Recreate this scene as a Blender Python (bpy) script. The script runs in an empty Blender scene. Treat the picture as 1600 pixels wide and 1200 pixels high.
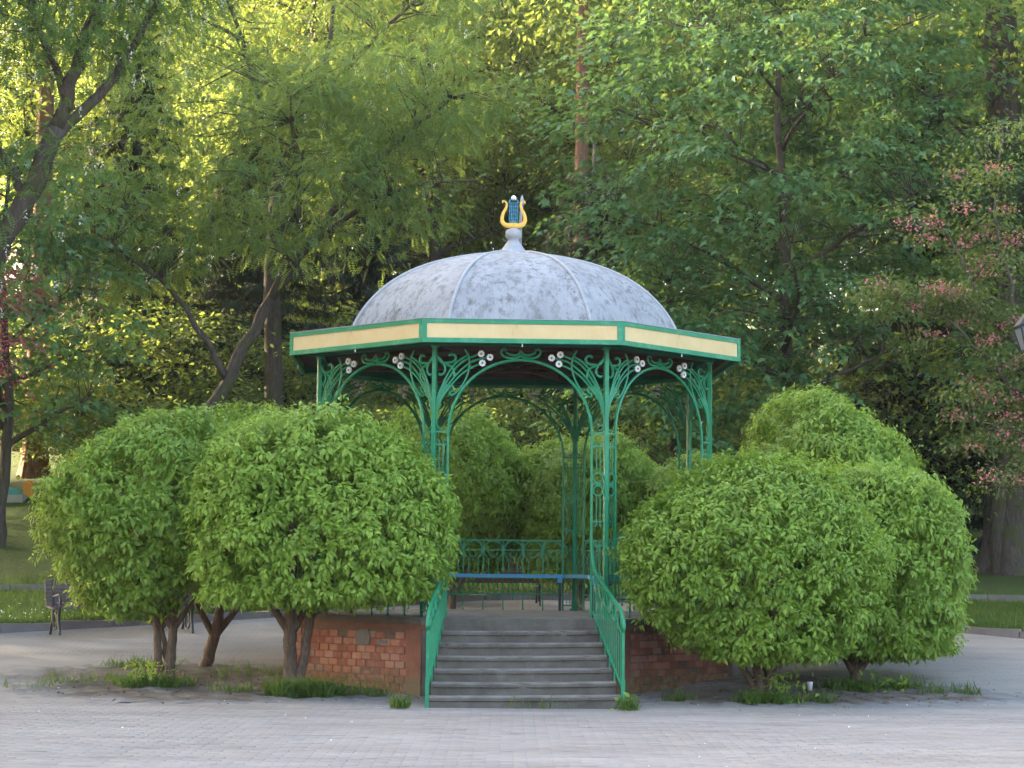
import bpy, math, random
import numpy as np
from mathutils import Matrix, Vector

R = math.radians
rnd = random.Random(7)
rng = np.random.default_rng(11)
scene = bpy.context.scene
col = scene.collection

# ------------------------------------------------------------------ camera
cam_d = bpy.data.cameras.new('camera')
cam = bpy.data.objects.new('camera', cam_d)
col.objects.link(cam)
cam_d.sensor_width = 36.0
cam_d.lens = 3077.4 / 1600 * 36
cam_d.clip_start = 0.1
cam_d.clip_end = 2000
cam.matrix_world = (Matrix.Translation((0, -28.95, 1.644)) @ Matrix.Rotation(R(90 + 5.47), 4, 'X')
                    @ Matrix.Rotation(R(0.54), 4, 'Z'))
scene.camera = cam

# ------------------------------------------------------------------ light
SUN_AZ = R(-60)      # measured from +Y (away from the camera) towards +X
SUN_EL = R(21.5)
world = bpy.data.worlds.new('World')
scene.world = world
world.use_nodes = True
wn = world.node_tree
bg = wn.nodes['Background']
sky = wn.nodes.new('ShaderNodeTexSky')
sky.sky_type = 'NISHITA'
sky.sun_disc = False
sky.sun_elevation = SUN_EL
sky.sun_rotation = SUN_AZ
sky.air_density = 1.0
sky.dust_density = 6.0
sky.ozone_density = 0.6
wn.links.new(sky.outputs[0], bg.inputs[0])
bg.inputs[1].default_value = 0.15
sun_d = bpy.data.lights.new('sun', 'SUN')
sun = bpy.data.objects.new('sun', sun_d)
col.objects.link(sun)
sun_d.energy = 3.3
sun_d.angle = R(0.6)
sun_d.color = (1.0, 0.86, 0.60)
sdir = Vector((math.sin(SUN_AZ) * math.cos(SUN_EL), math.cos(SUN_AZ) * math.cos(SUN_EL), math.sin(SUN_EL)))
sun.rotation_euler = sdir.to_track_quat('Z', 'Y').to_euler()
sun.location = (-30, 30, 40)

scene.view_settings.view_transform = 'Standard'
scene.view_settings.look = 'None'
scene.view_settings.exposure = 3.4
scene.view_settings.gamma = 1.0
scene.render.engine = 'CYCLES'
cy = scene.cycles
cy.use_denoising = True
cy.max_bounces = 7
cy.diffuse_bounces = 4
cy.glossy_bounces = 2
cy.transmission_bounces = 4
cy.transparent_max_bounces = 4
cy.volume_bounces = 0
cy.sample_clamp_indirect = 6
cy.caustics_reflective = False
cy.caustics_refractive = False


# ------------------------------------------------------------------ helpers
def tag(o, label=None, cat=None, group=None, kind=None):
    if label: o['label'] = label
    if cat: o['category'] = cat
    if group: o['group'] = group
    if kind: o['kind'] = kind
    return o


def empty(name, loc=(0, 0, 0), rz=0.0):
    o = bpy.data.objects.new(name, None)
    o.empty_display_size = 0.2
    col.objects.link(o)
    o.location = loc
    o.rotation_euler = (0, 0, rz)
    return o


def link(name, me, parent=None, loc=(0, 0, 0), rz=0.0):
    o = bpy.data.objects.new(name, me)
    col.objects.link(o)
    o.parent = parent
    o.location = loc
    o.rotation_euler = (0, 0, rz)
    return o


def mesh_np(name, V, F, mat, smooth=False):
    """V (n,3), F (m,k) with constant k."""
    V = np.ascontiguousarray(V, dtype=np.float32)
    F = np.ascontiguousarray(F, dtype=np.int32)
    me = bpy.data.meshes.new(name)
    m, k = F.shape
    me.vertices.add(len(V)); me.vertices.foreach_set('co', V.ravel())
    me.loops.add(m * k); me.loops.foreach_set('vertex_index', F.ravel())
    me.polygons.add(m)
    me.polygons.foreach_set('loop_start', np.arange(0, m * k, k, dtype=np.int32))
    if smooth:
        me.polygons.foreach_set('use_smooth', np.ones(m, dtype=bool))
    me.update(calc_edges=True)
    me.materials.append(mat)
    return me


class MB:
    """collects simple shapes into one mesh"""
    def __init__(self): self.v = []; self.f = []

    def add(self, vs, fs):
        n = len(self.v)
        self.v += [tuple(p) for p in vs]
        self.f += [tuple(i + n for i in f) for f in fs]

    def box(self, x0, x1, y0, y1, z0, z1):
        self.add([(x0, y0, z0), (x1, y0, z0), (x1, y1, z0), (x0, y1, z0), (x0, y0, z1), (x1, y0, z1), (x1, y1, z1), (x0, y1, z1)],
                 [(0, 3, 2, 1), (4, 5, 6, 7), (0, 1, 5, 4), (1, 2, 6, 5), (2, 3, 7, 6), (3, 0, 4, 7)])

    def prism(self, poly, z0, z1):
        """poly: list of xy counter-clockwise"""
        n = len(poly)
        self.add([(x, y, z0) for x, y in poly] + [(x, y, z1) for x, y in poly],
                 [tuple(range(n))[::-1], tuple(range(n, 2 * n))] + [(i, (i + 1) % n, n + (i + 1) % n, n + i) for i in range(n)])

    def tube(self, pts, r, n=6, closed=False, r2=None, flat=None):
        """sweep; r radius or list of radii; flat scales the second axis"""
        pts = [Vector(p) for p in pts]
        m = len(pts)
        rs = list(r) if isinstance(r, (list, tuple)) else [r if r2 is None else r + (r2 - r) * i / (m - 1) for i in range(m)]
        ref = None
        base = len(self.v)
        for i, p in enumerate(pts):
            a = pts[(i - 1) % m] if (i or closed) else p
            b = pts[(i + 1) % m] if (i < m - 1 or closed) else p
            t = (b - a)
            t = t.normalized() if t.length > 1e-9 else Vector((0, 0, 1))
            if ref is None:
                ref = Vector((0, 1, 0)) if abs(t.y) < 0.9 else Vector((1, 0, 0))
            s = t.cross(ref)
            s = s.normalized() if s.length > 1e-6 else t.orthogonal().normalized()
            ref = s.cross(t).normalized()
            for k in range(n):
                ang = 2 * math.pi * (k + .5) / n
                w = 1.0 if flat is None else flat
                q = p + s * (math.cos(ang) * rs[i]) + ref * (math.sin(ang) * rs[i] * w)
                self.v.append(tuple(q))
        rng_ = range(m if closed else m - 1)
        for i in rng_:
            j = (i + 1) % m
            for k in range(n):
                l = (k + 1) % n
                self.f.append((base + i * n + k, base + i * n + l, base + j * n + l, base + j * n + k))
        if not closed:
            self.f.append(tuple(base + k for k in range(n))[::-1])
            self.f.append(tuple(base + (m - 1) * n + k for k in range(n)))

    def lathe(self, prof, n=16, c=(0, 0)):
        """prof: list of (r,z) from bottom to top"""
        base = len(self.v)
        for r, z in prof:
            for k in range(n):
                a = 2 * math.pi * k / n
                self.v.append((c[0] + r * math.cos(a), c[1] + r * math.sin(a), z))
        for i in range(len(prof) - 1):
            for k in range(n):
                l = (k + 1) % n
                self.f.append((base + i * n + k, base + i * n + l, base + (i + 1) * n + l, base + (i + 1) * n + k))
        self.f.append(tuple(base + k for k in range(n))[::-1])
        self.f.append(tuple(base + (len(prof) - 1) * n + k for k in range(n)))

    def mesh(self, name, mat, smooth=False):
        me = bpy.data.meshes.new(name)
        me.from_pydata(self.v, [], self.f)
        me.update()
        if smooth:
            me.polygons.foreach_set('use_smooth', [True] * len(me.polygons))
        me.materials.append(mat)
        return me

    def build(self, name, mat, parent=None, smooth=False, rz=0.0, loc=(0, 0, 0)):
        return link(name, self.mesh(name, mat, smooth), parent, loc, rz)


def smooth_path(pts, k=6):
    """Catmull-Rom through pts"""
    P = [Vector(p) for p in pts]
    P = [P[0] * 2 - P[1]] + P + [P[-1] * 2 - P[-2]]
    out = []
    for i in range(1, len(P) - 2):
        for j in range(k):
            t = j / k
            a, b, c, d = P[i - 1], P[i], P[i + 1], P[i + 2]
            out.append(0.5 * (2 * b + (c - a) * t + (2 * a - 5 * b + 4 * c - d) * t * t + (3 * b - a - 3 * c + d) * t ** 3))
    out.append(P[-2])
    return out


# ------------------------------------------------------------------ materials
class NT:
    def __init__(self, name):
        self.m = bpy.data.materials.new(name)
        self.m.use_nodes = True
        self.t = self.m.node_tree
        self.t.nodes.clear()
        self.out = self.t.nodes.new('ShaderNodeOutputMaterial')

    def n(self, typ, **kw):
        nd = self.t.nodes.new(typ)
        for k, v in kw.items():
            if k in nd.inputs: nd.inputs[k].default_value = v
            else: setattr(nd, k, v)
        return nd

    def l(self, a, b): self.t.links.new(a, b)

    def pos(self, obj=True):
        return self.n('ShaderNodeTexCoord').outputs['Object'] if obj else self.n('ShaderNodeNewGeometry').outputs['Position']

    def noise(self, vec, scale, detail=4.0, rough=0.55, dist=0.0):
        nd = self.n('ShaderNodeTexNoise')
        nd.inputs['Scale'].default_value = scale
        nd.inputs['Detail'].default_value = detail
        nd.inputs['Roughness'].default_value = rough
        nd.inputs['Distortion'].default_value = dist
        if vec is not None: self.l(vec, nd.inputs['Vector'])
        return nd.outputs['Fac']

    def ramp(self, fac, stops):
        nd = self.n('ShaderNodeValToRGB')
        el = nd.color_ramp.elements
        while len(el) < len(stops): el.new(0.5)
        for e, (p, c) in zip(el, stops):
            e.position = p
            e.color = (*c, 1) if len(c) == 3 else c
        self.l(fac, nd.inputs[0])
        return nd.outputs[0]

    def mix(self, fac, a, b, mode='MIX'):
        nd = self.n('ShaderNodeMix', data_type='RGBA', blend_type=mode)
        for i, x in ((0, fac), (6, a), (7, b)):
            if hasattr(x, 'is_linked'): self.l(x, nd.inputs[i])
            elif i == 0: nd.inputs[0].default_value = x
            else: nd.inputs[i].default_value = (*x, 1)
        return nd.outputs[2]

    def math(self, op, a, b=0.0, clamp=False):
        nd = self.n('ShaderNodeMath', operation=op, use_clamp=clamp)
        for i, x in ((0, a), (1, b)):
            if hasattr(x, 'is_linked'): self.l(x, nd.inputs[i])
            else: nd.inputs[i].default_value = x
        return nd.outputs[0]

    def bump(self, h, strength=0.3, dist=0.02):
        nd = self.n('ShaderNodeBump')
        nd.inputs['Strength'].default_value = strength
        nd.inputs['Distance'].default_value = dist
        self.l(h, nd.inputs['Height'])
        return nd.outputs[0]

    def principled(self, color, rough=0.6, spec=0.3, normal=None, metal=0.0):
        p = self.n('ShaderNodeBsdfPrincipled')
        for key, x in (('Base Color', color), ('Roughness', rough), ('Metallic', metal), ('Specular IOR Level', spec)):
            if hasattr(x, 'is_linked'): self.l(x, p.inputs[key])
            elif key == 'Base Color': p.inputs[key].default_value = (*x, 1)
            else: p.inputs[key].default_value = x
        if normal is not None: self.l(normal, p.inputs['Normal'])
        return p.outputs[0]

    def done(self, sh):
        self.l(sh, self.out.inputs[0])
        return self.m


def leaf_mat(name, c0, c1, trans, tfac=0.45, rough=0.5, spec=0.35, clump=1.3):
    t = NT(name)
    isl = t.n('ShaderNodeNewGeometry').outputs['Random Per Island']
    oi = t.n('ShaderNodeObjectInfo').outputs['Random']
    nz = t.noise(t.pos(), clump, 2.0)
    f = t.math('ADD', t.math('MULTIPLY', isl, 0.55), t.math('MULTIPLY', nz, 0.55))
    f = t.math('ADD', f, t.math('MULTIPLY', t.math('SUBTRACT', oi, 0.5), 0.25), clamp=True)
    c = t.ramp(f, [(0.1, c0), (0.95, c1)])
    a = t.principled(c, rough, spec)
    tr = t.n('ShaderNodeBsdfTranslucent')
    t.l(t.mix(0.6, c, trans), tr.inputs[0])
    mx = t.n('ShaderNodeMixShader')
    mx.inputs[0].default_value = tfac
    t.l(a, mx.inputs[1]); t.l(tr.outputs[0], mx.inputs[2])
    return t.done(mx.outputs[0])


def bark_mat(name, c0, c1, moss=None):
    t = NT(name)
    p = t.pos()
    mp = t.n('ShaderNodeMapping'); mp.inputs['Scale'].default_value = (1, 1, 0.22)
    t.l(p, mp.inputs[0])
    nz = t.noise(mp.outputs[0], 22, 6, 0.65, 0.6)
    c = t.ramp(nz, [(0.3, c0), (0.7, c1)])
    if moss:
        mk = t.ramp(t.noise(p, 2.2, 5, 0.6), [(0.5, (0, 0, 0)), (0.66, (1, 1, 1))])
        c = t.mix(mk, c, moss)
    return t.done(t.principled(c, 0.9, 0.15, t.bump(nz, 0.8, 0.03)))


def paint_mat(name, c, c_worn, c_dirt, rough=0.45, worn=0.62, scale=9):
    t = NT(name)
    p = t.pos()
    n1 = t.noise(p, scale, 6, 0.65)
    n2 = t.noise(p, scale * 4.5, 4, 0.7)
    a = t.mix(t.ramp(n1, [(worn - .12, (0, 0, 0)), (worn + .1, (1, 1, 1))]), c, c_worn)
    a = t.mix(t.ramp(n2, [(0.66, (0, 0, 0)), (0.74, (.8, .8, .8))]), a, c_dirt)
    return t.done(t.principled(a, rough, 0.4, t.bump(n2, 0.25, 0.004)))


M = {}
M['green'] = paint_mat('green_paint', (0.012, 0.185, 0.080), (0.03, 0.25, 0.125), (0.055, 0.06, 0.03))
M['green_light'] = paint_mat('fascia_green_paint', (0.014, 0.20, 0.09), (0.07, 0.29, 0.17), (0.03, 0.09, 0.05), scale=5)
M['blue'] = paint_mat('blue_paint', (0.05, 0.25, 0.42), (0.09, 0.32, 0.48), (0.05, 0.12, 0.2))
M['gold'] = paint_mat('gold_paint', (0.72, 0.40, 0.06), (0.80, 0.52, 0.14), (0.3, 0.18, 0.05))
M['teal_metal'] = paint_mat('blue_green_paint', (0.04, 0.20, 0.30), (0.12, 0.35, 0.30), (0.02, 0.05, 0.12), scale=30)
M['white_paint'] = paint_mat('white_paint', (0.72, 0.70, 0.69), (0.62, 0.58, 0.58), (0.4, 0.33, 0.33), scale=40)
M['iron'] = paint_mat('dark_iron', (0.02, 0.022, 0.025), (0.03, 0.03, 0.03), (0.05, 0.035, 0.025))


def cream():
    t = NT('cream_paint')
    p = t.pos()
    mp = t.n('ShaderNodeMapping'); mp.inputs['Scale'].default_value = (1, 1, 0.12); t.l(p, mp.inputs[0])
    n1 = t.noise(p, 3, 6, 0.65)
    n2 = t.noise(mp.outputs[0], 14, 6, 0.7, 1.0)
    c = t.ramp(n1, [(0.3, (0.56, 0.40, 0.19)), (0.7, (0.63, 0.48, 0.25))])
    c = t.mix(t.ramp(n2, [(0.6, (0, 0, 0)), (0.74, (.55, .55, .55))]), c, (0.36, 0.25, 0.11))
    return t.done(t.principled(c, 0.7, 0.2, t.bump(n2, 0.2, 0.005)))
M['cream'] = cream()


def dome():
    t = NT('weathered_zinc_paint')
    p = t.pos()
    mp = t.n('ShaderNodeMapping'); mp.inputs['Scale'].default_value = (2.0, 2.0, 1.0); t.l(p, mp.inputs[0])
    st = t.n('ShaderNodeMapping'); st.inputs['Scale'].default_value = (3.4, 3.4, 0.45); t.l(p, st.inputs[0])
    n1 = t.noise(p, 1.7, 6, 0.65)
    n2 = t.noise(mp.outputs[0], 7, 7, 0.72, 1.2)
    n3 = t.noise(st.outputs[0], 3.2, 5, 0.65)
    big = t.noise(p, 1.1, 3, 0.5)
    c = t.ramp(n1, [(0.3, (0.225, 0.222, 0.226)), (0.7, (0.315, 0.312, 0.318))])
    c = t.mix(t.ramp(n3, [(0.47, (0, 0, 0)), (0.70, (.8, .8, .8))]), c, (0.085, 0.077, 0.062))
    fl = t.math('MULTIPLY', t.ramp(n2, [(0.565, (0, 0, 0)), (0.60, (1, 1, 1))]), t.ramp(big, [(0.40, (0, 0, 0)), (0.6, (1, 1, 1))]))
    c = t.mix(fl, c, (0.085, 0.082, 0.082))
    lt = t.ramp(t.noise(p, 24, 4, 0.7), [(0.66, (0, 0, 0)), (0.72, (.7, .7, .7))])
    c = t.mix(lt, c, (0.37, 0.365, 0.365))
    return t.done(t.principled(c, 0.62, 0.3, t.bump(n2, 0.35, 0.012)))
M['dome'] = dome()
M['dome_seam'] = paint_mat('zinc_seam_paint', (0.29, 0.29, 0.30), (0.37, 0.365, 0.36), (0.2, 0.19, 0.19), 0.6)


def plain(name, c0, c1, scale=6, rough=0.85, bump=0.3, bscale=40, spec=0.2):
    t = NT(name)
    p = t.pos()
    n1 = t.noise(p, scale, 6, 0.65)
    n2 = t.noise(p, bscale, 4, 0.6)
    c = t.ramp(n1, [(0.3, c0), (0.7, c1)])
    return t.done(t.principled(c, rough, spec, t.bump(n2, bump, 0.01)))
M['soffit'] = plain('dark_boards', (0.05, 0.028, 0.022), (0.085, 0.05, 0.04), 5)
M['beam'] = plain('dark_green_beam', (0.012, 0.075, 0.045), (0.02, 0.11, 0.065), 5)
M['mortar'] = plain('dark_mortar', (0.09, 0.065, 0.05), (0.16, 0.11, 0.085), 14)
M['slat'] = plain('bench_slat_paint', (0.085, 0.055, 0.062), (0.15, 0.105, 0.11), 7, 0.6)
M['tarp'] = plain('teal_tarp', (0.02, 0.20, 0.20), (0.04, 0.30, 0.28), 3, 0.5, .6, 5)
M['red'] = plain('red_cloth', (0.45, 0.05, 0.05), (0.60, 0.09, 0.08), 4, 0.8)
M['orange'] = plain('orange_plastic', (0.65, 0.24, 0.03), (0.75, 0.32, 0.05), 4, 0.5)
M['cup'] = plain('white_paper', (0.75, 0.76, 0.8), (0.8, 0.8, 0.82), 4, 0.6, 0)
M['pale_board'] = plain('pale_board', (0.3, 0.28, 0.24), (0.38, 0.36, 0.3), 4)


def concrete():
    t = NT('worn_concrete')
    p = t.pos(False)
    n1 = t.noise(p, 2.5, 7, 0.7)
    n2 = t.noise(p, 30, 5, 0.65)
    c = t.ramp(n1, [(0.28, (0.07, 0.059, 0.047)), (0.55, (0.12, 0.103, 0.086)), (0.75, (0.175, 0.153, 0.13))])
    c = t.mix(t.ramp(n2, [(0.62, (0, 0, 0)), (0.72, (.6, .6, .6))]), c, (0.08, 0.075, 0.055))
    up = t.n('ShaderNodeSeparateXYZ'); t.l(t.n('ShaderNodeNewGeometry').outputs['Normal'], up.inputs[0])
    dust = t.math('MULTIPLY', t.ramp(up.outputs[2], [(0.5, (0, 0, 0)), (0.9, (1, 1, 1))]), t.ramp(t.noise(p, 5, 5), [(0.3, (.25, .25, .25)), (0.6, (.9, .9, .9))]))
    c = t.mix(dust, c, (0.23, 0.205, 0.18))
    ms = t.ramp(t.noise(p, 3.7, 6, 0.7), [(0.6, (0, 0, 0)), (0.72, (.6, .6, .6))])
    c = t.mix(ms, c, (0.075, 0.085, 0.035))
    return t.done(t.principled(c, 0.9, 0.2, t.bump(n2, 0.5, 0.012)))
M['concrete'] = concrete()


def brick_mat():
    t = NT('red_brick')
    g = t.n('ShaderNodeNewGeometry')
    r = t.math('FRACT', t.math('ADD', g.outputs['Random Per Island'], t.n('ShaderNodeObjectInfo').outputs['Random']))
    p = g.outputs['Position']
    n1 = t.noise(p, 9, 6, 0.7)
    n2 = t.noise(p, 60, 4, 0.7)
    c = t.ramp(r, [(0.0, (0.22, 0.08, 0.055)), (0.45, (0.29, 0.11, 0.07)), (0.8, (0.35, 0.145, 0.095)), (1.0, (0.25, 0.14, 0.11))])
    c = t.mix(t.ramp(n1, [(0.5, (0, 0, 0)), (0.75, (.7, .7, .7))]), c, (0.34, 0.26, 0.225))
    c = t.mix(t.ramp(n2, [(0.55, (0, 0, 0)), (0.8, (.5, .5, .5))]), c, (0.15, 0.06, 0.045))
    sp = t.n('ShaderNodeSeparateXYZ'); t.l(p, sp.inputs[0])
    low = t.ramp(t.math('SUBTRACT', sp.outputs[2], t.math('MULTIPLY', t.math('SUBTRACT', n1, 0.5), 0.55)), [(0.22, (1, 1, 1)), (0.42, (0, 0, 0))])
    ms = t.math('MULTIPLY', low, t.ramp(t.noise(p, 13, 4), [(0.35, (.25, .25, .25)), (0.6, (.9, .9, .9))]))
    c = t.mix(ms, c, (0.085, 0.08, 0.035))
    return t.done(t.principled(c, 0.9, 0.15, t.bump(n2, 0.5, 0.008)))
M['brick'] = brick_mat()


def plaster():
    t = NT('red_plaster')
    p = t.pos(False)
    n1 = t.noise(p, 6, 6, 0.7, 0.6)
    n2 = t.noise(p, 45, 4, 0.7)
    c = t.ramp(n1, [(0.3, (0.14, 0.065, 0.046)), (0.55, (0.21, 0.09, 0.06)), (0.68, (0.17, 0.10, 0.08)), (0.8, (0.30, 0.25, 0.22))])
    ms = t.n('ShaderNodeSeparateXYZ'); t.l(p, ms.inputs[0])
    low = t.ramp(t.math('SUBTRACT', ms.outputs[2], t.math('MULTIPLY', t.math('SUBTRACT', n1, 0.5), 0.5)), [(0.16, (.85, .85, .85)), (0.32, (0, 0, 0))])
    c = t.mix(low, c, (0.13, 0.11, 0.06))
    return t.done(t.principled(c, 0.92, 0.12, t.bump(n2, 0.5, 0.012)))
M['plaster'] = plaster()
M['grey_patch'] = plain('grey_cement_patch', (0.11, 0.105, 0.097), (0.16, 0.155, 0.145), 9)


def paving(name, shader_joints):
    t = NT(name)
    g = t.n('ShaderNodeNewGeometry')
    p = g.outputs['Position']
    st = t.n('ShaderNodeMapping'); st.inputs['Scale'].default_value = (0.5, 1.5, 1); t.l(p, st.inputs[0])
    n1 = t.noise(st.outputs[0], 0.8, 6, 0.65)
    n2 = t.noise(p, 22, 5, 0.7)
    n3 = t.noise(st.outputs[0], 3.0, 6, 0.7, 0.7)
    c = t.ramp(n1, [(0.3, (0.205, 0.178, 0.156)), (0.5, (0.255, 0.223, 0.197)), (0.7, (0.30, 0.265, 0.236))])
    c = t.mix(t.ramp(n3, [(0.6, (0, 0, 0)), (0.72, (.75, .75, .75))]), c, (0.17, 0.15, 0.14))
    c = t.mix(t.ramp(n2, [(0.64, (0, 0, 0)), (0.74, (.7, .7, .7))]), c, (0.14, 0.128, 0.117))
    sk_ = t.n('ShaderNodeMapping'); sk_.inputs['Scale'].default_value = (0.8, 7.0, 1); t.l(p, sk_.inputs[0])
    c = t.mix(t.ramp(t.noise(sk_.outputs[0], 1.6, 6, 0.7, 0.8), [(0.61, (0, 0, 0)), (0.67, (.8, .8, .8))]), c, (0.085, 0.075, 0.066))
    if shader_joints:
        bk = t.n('ShaderNodeTexBrick')
        t.l(p, bk.inputs['Vector'])
        bk.inputs['Scale'].default_value = 1.0
        bk.inputs['Brick Width'].default_value = 0.24
        bk.inputs['Row Height'].default_value = 0.13
        bk.inputs['Mortar Size'].default_value = 0.006
        bk.inputs['Mortar Smooth'].default_value = 0.4
        sandy = t.ramp(t.noise(p, 1.4, 5, 0.6), [(0.35, (.8, .8, .8)), (0.65, (0.1, 0.1, 0.1))])
        c = t.mix(t.math('MULTIPLY', bk.outputs['Fac'], sandy), c, (0.13, 0.12, 0.10))
        nrm = t.bump(t.math('SUBTRACT', n2, bk.outputs['Fac']), 0.4, 0.01)
    else:
        r = t.math('FRACT', t.math('ADD', g.outputs['Random Per Island'], t.n('ShaderNodeObjectInfo').outputs['Random']))
        c = t.mix(0.5, c, t.ramp(r, [(0, (.42, .38, .37)), (0.5, (.50, .5, .5)), (0.85, (.55, .53, .50)), (1, (.56, .49, .48))]), 'OVERLAY')
        nrm = t.bump(n2, 0.4, 0.008)
    return t.done(t.principled(c, 0.85, 0.2, nrm))
M['paving'] = paving('dusty_paving', True)
M['paver'] = paving('paving_stone', False)


def joint_sand():
    t = NT('sandy_ground')
    p = t.pos(False)
    n1 = t.noise(p, 1.2, 6, 0.65)
    c = t.ramp(n1, [(0.35, (0.13, 0.115, 0.10)), (0.55, (0.17, 0.155, 0.148)), (0.75, (0.22, 0.203, 0.197))])
    return t.done(t.principled(c, 0.95, 0.1, t.bump(t.noise(p, 60, 3), 0.5, 0.006)))
M['sand'] = joint_sand()


def soil():
    t = NT('trodden_soil')
    p = t.pos(False)
    n1 = t.noise(p, 2.2, 6, 0.7)
    n2 = t.noise(p, 28, 5, 0.7)
    c = t.ramp(n1, [(0.3, (0.085, 0.065, 0.05)), (0.5, (0.15, 0.12, 0.10)), (0.72, (0.25, 0.22, 0.205))])
    c = t.mix(t.ramp(t.noise(p, 3.1, 6, 0.7), [(0.55, (0, 0, 0)), (0.7, (.7, .7, .7))]), c, (0.085, 0.10, 0.035))
    at = t.n('ShaderNodeAttribute'); at.attribute_name = 'depth'
    th = t.math('ADD', at.outputs['Fac'], t.math('MULTIPLY', t.math('SUBTRACT', t.noise(p, 1.6, 7, 0.75), 0.5), 3.2))
    c = t.mix(t.ramp(t.math('MULTIPLY', th, 0.6), [(0.05, (1, 1, 1)), (0.5, (0, 0, 0))]), c, (0.21, 0.195, 0.187))
    return t.done(t.principled(c, 0.95, 0.1, t.bump(n2, 0.7, 0.02)))
M['soil'] = soil()


def lawn_mat():
    t = NT('lawn_ground')
    p = t.pos(False)
    n1 = t.noise(p, 0.5, 6, 0.65)
    n2 = t.noise(p, 9, 5, 0.7)
    c = t.ramp(n1, [(0.3, (0.055, 0.065, 0.018)), (0.55, (0.07, 0.105, 0.025)), (0.75, (0.09, 0.075, 0.035))])
    c = t.mix(t.ramp(n2, [(0.45, (0, 0, 0)), (0.7, (.7, .7, .7))]), c, (0.05, 0.045, 0.02))
    return t.done(t.principled(c, 0.95, 0.1, t.bump(n2, 0.8, 0.05)))
M['lawn'] = lawn_mat()
M['kerb'] = plain('kerb_stone', (0.15, 0.125, 0.112), (0.22, 0.19, 0.172), 3)

M['grass'] = leaf_mat('grass_blade', (0.045, 0.085, 0.015), (0.11, 0.17, 0.03), (0.15, 0.25, 0.03), 0.4, 0.6, 0.2, 2.0)
M['clover'] = plain('white_petal', (0.7, 0.7, 0.66), (0.8, 0.8, 0.75), 4, 0.8, 0)
M['bush'] = leaf_mat('bush_leaf', (0.09, 0.175, 0.020), (0.32, 0.45, 0.065), (0.40, 0.52, 0.06), 0.45, 0.48, 0.3, 1.6)
M['robinia'] = leaf_mat('robinia_leaflet', (0.065, 0.13, 0.034), (0.145, 0.23, 0.06), (0.34, 0.44, 0.07), 0.42, 0.55, 0.25, 0.7)
M['maple'] = leaf_mat('maple_leaf', (0.045, 0.11, 0.042), (0.10, 0.21, 0.075), (0.28, 0.42, 0.08), 0.38, 0.5, 0.3, 0.7)
M['broad'] = leaf_mat('woodland_leaf', (0.06, 0.105, 0.028), (0.13, 0.185, 0.045), (0.44, 0.50, 0.08), 0.5, 0.55, 0.25, 0.5)
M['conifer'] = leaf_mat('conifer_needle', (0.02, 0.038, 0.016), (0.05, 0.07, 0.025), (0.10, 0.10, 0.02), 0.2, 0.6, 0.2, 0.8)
M['redleaf'] = leaf_mat('red_leaf', (0.20, 0.04, 0.06), (0.45, 0.11, 0.14), (0.5, 0.1, 0.08), 0.4)
M['hawthorn'] = leaf_mat('hawthorn_leaf', (0.05, 0.09, 0.022), (0.12, 0.165, 0.04), (0.30, 0.36, 0.05), 0.4)
M['pink'] = leaf_mat('pink_blossom', (0.52, 0.12, 0.17), (0.72, 0.30, 0.32), (0.7, 0.25, 0.25), 0.35)
M['whiteflower'] = leaf_mat('white_blossom', (0.6, 0.6, 0.5), (0.75, 0.75, 0.66), (0.8, 0.8, 0.6), 0.35)
M['bark'] = bark_mat('grey_brown_bark', (0.045, 0.035, 0.028), (0.13, 0.10, 0.08), (0.07, 0.075, 0.025))
M['bark_red'] = bark_mat('reddish_bark', (0.13, 0.06, 0.035), (0.30, 0.16, 0.095))
M['bark_bush'] = bark_mat('shrub_bark', (0.075, 0.05, 0.035), (0.20, 0.14, 0.105))


# ------------------------------------------------------------------ terrain
def sstep(x): x = np.clip(x, 0, 1); return x * x * (3 - 2 * x)


def softplus(x, k=0.6): return k * np.logaddexp(0, np.asarray(x, float) / k)


def height(x, y):
    x = np.asarray(x, float); y = np.asarray(y, float)
    yy = np.minimum(y, 220)
    z = 0.10 * softplus(yy + 3.0)
    z = z - 0.10 * softplus(-30 + 0 * yy)
    left = 1 / (1 + np.exp((x + 3.0) / 0.9))
    z = z + left * 0.17 * (softplus(yy - 9.0, .5) - softplus(yy - 17.0, .5))
    z = z + 0.07 * softplus(yy - 20, 2.0)
    return z


KX = np.array([-120, -60, -40, -25, -14, -8.3, -4.1, -1.6, 0.3, 2.2, 5, 7.4, 8.6, 14, 25, 40, 60, 120.])
KY = np.array([-60, -25, -13, -5, 0.2, 2.96, 5.3, 7.7, 8.6, 8.2, 6.2, 4.35, 3.3, 0.2, -5, -13, -25, -60.])


def kerb_y(x):
    x = np.asarray(x, float)
    return sum(np.interp(x + d, KX, KY) for d in np.linspace(-1.1, 1.1, 9)) / 9


def grid_mesh(name, xs, Y, Z, mat, smooth=True):
    """xs (n,), Y,Z (n,m)"""
    n, m = Y.shape
    V = np.stack([np.repeat(xs[:, None], m, 1), Y, Z], -1).reshape(-1, 3)
    i, j = np.meshgrid(np.arange(n - 1), np.arange(m - 1), indexing='ij')
    a = (i * m + j).ravel()
    F = np.stack([a, a + m, a + m + 1, a + 1], 1)
    return mesh_np(name, V, F, mat, smooth)


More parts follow.
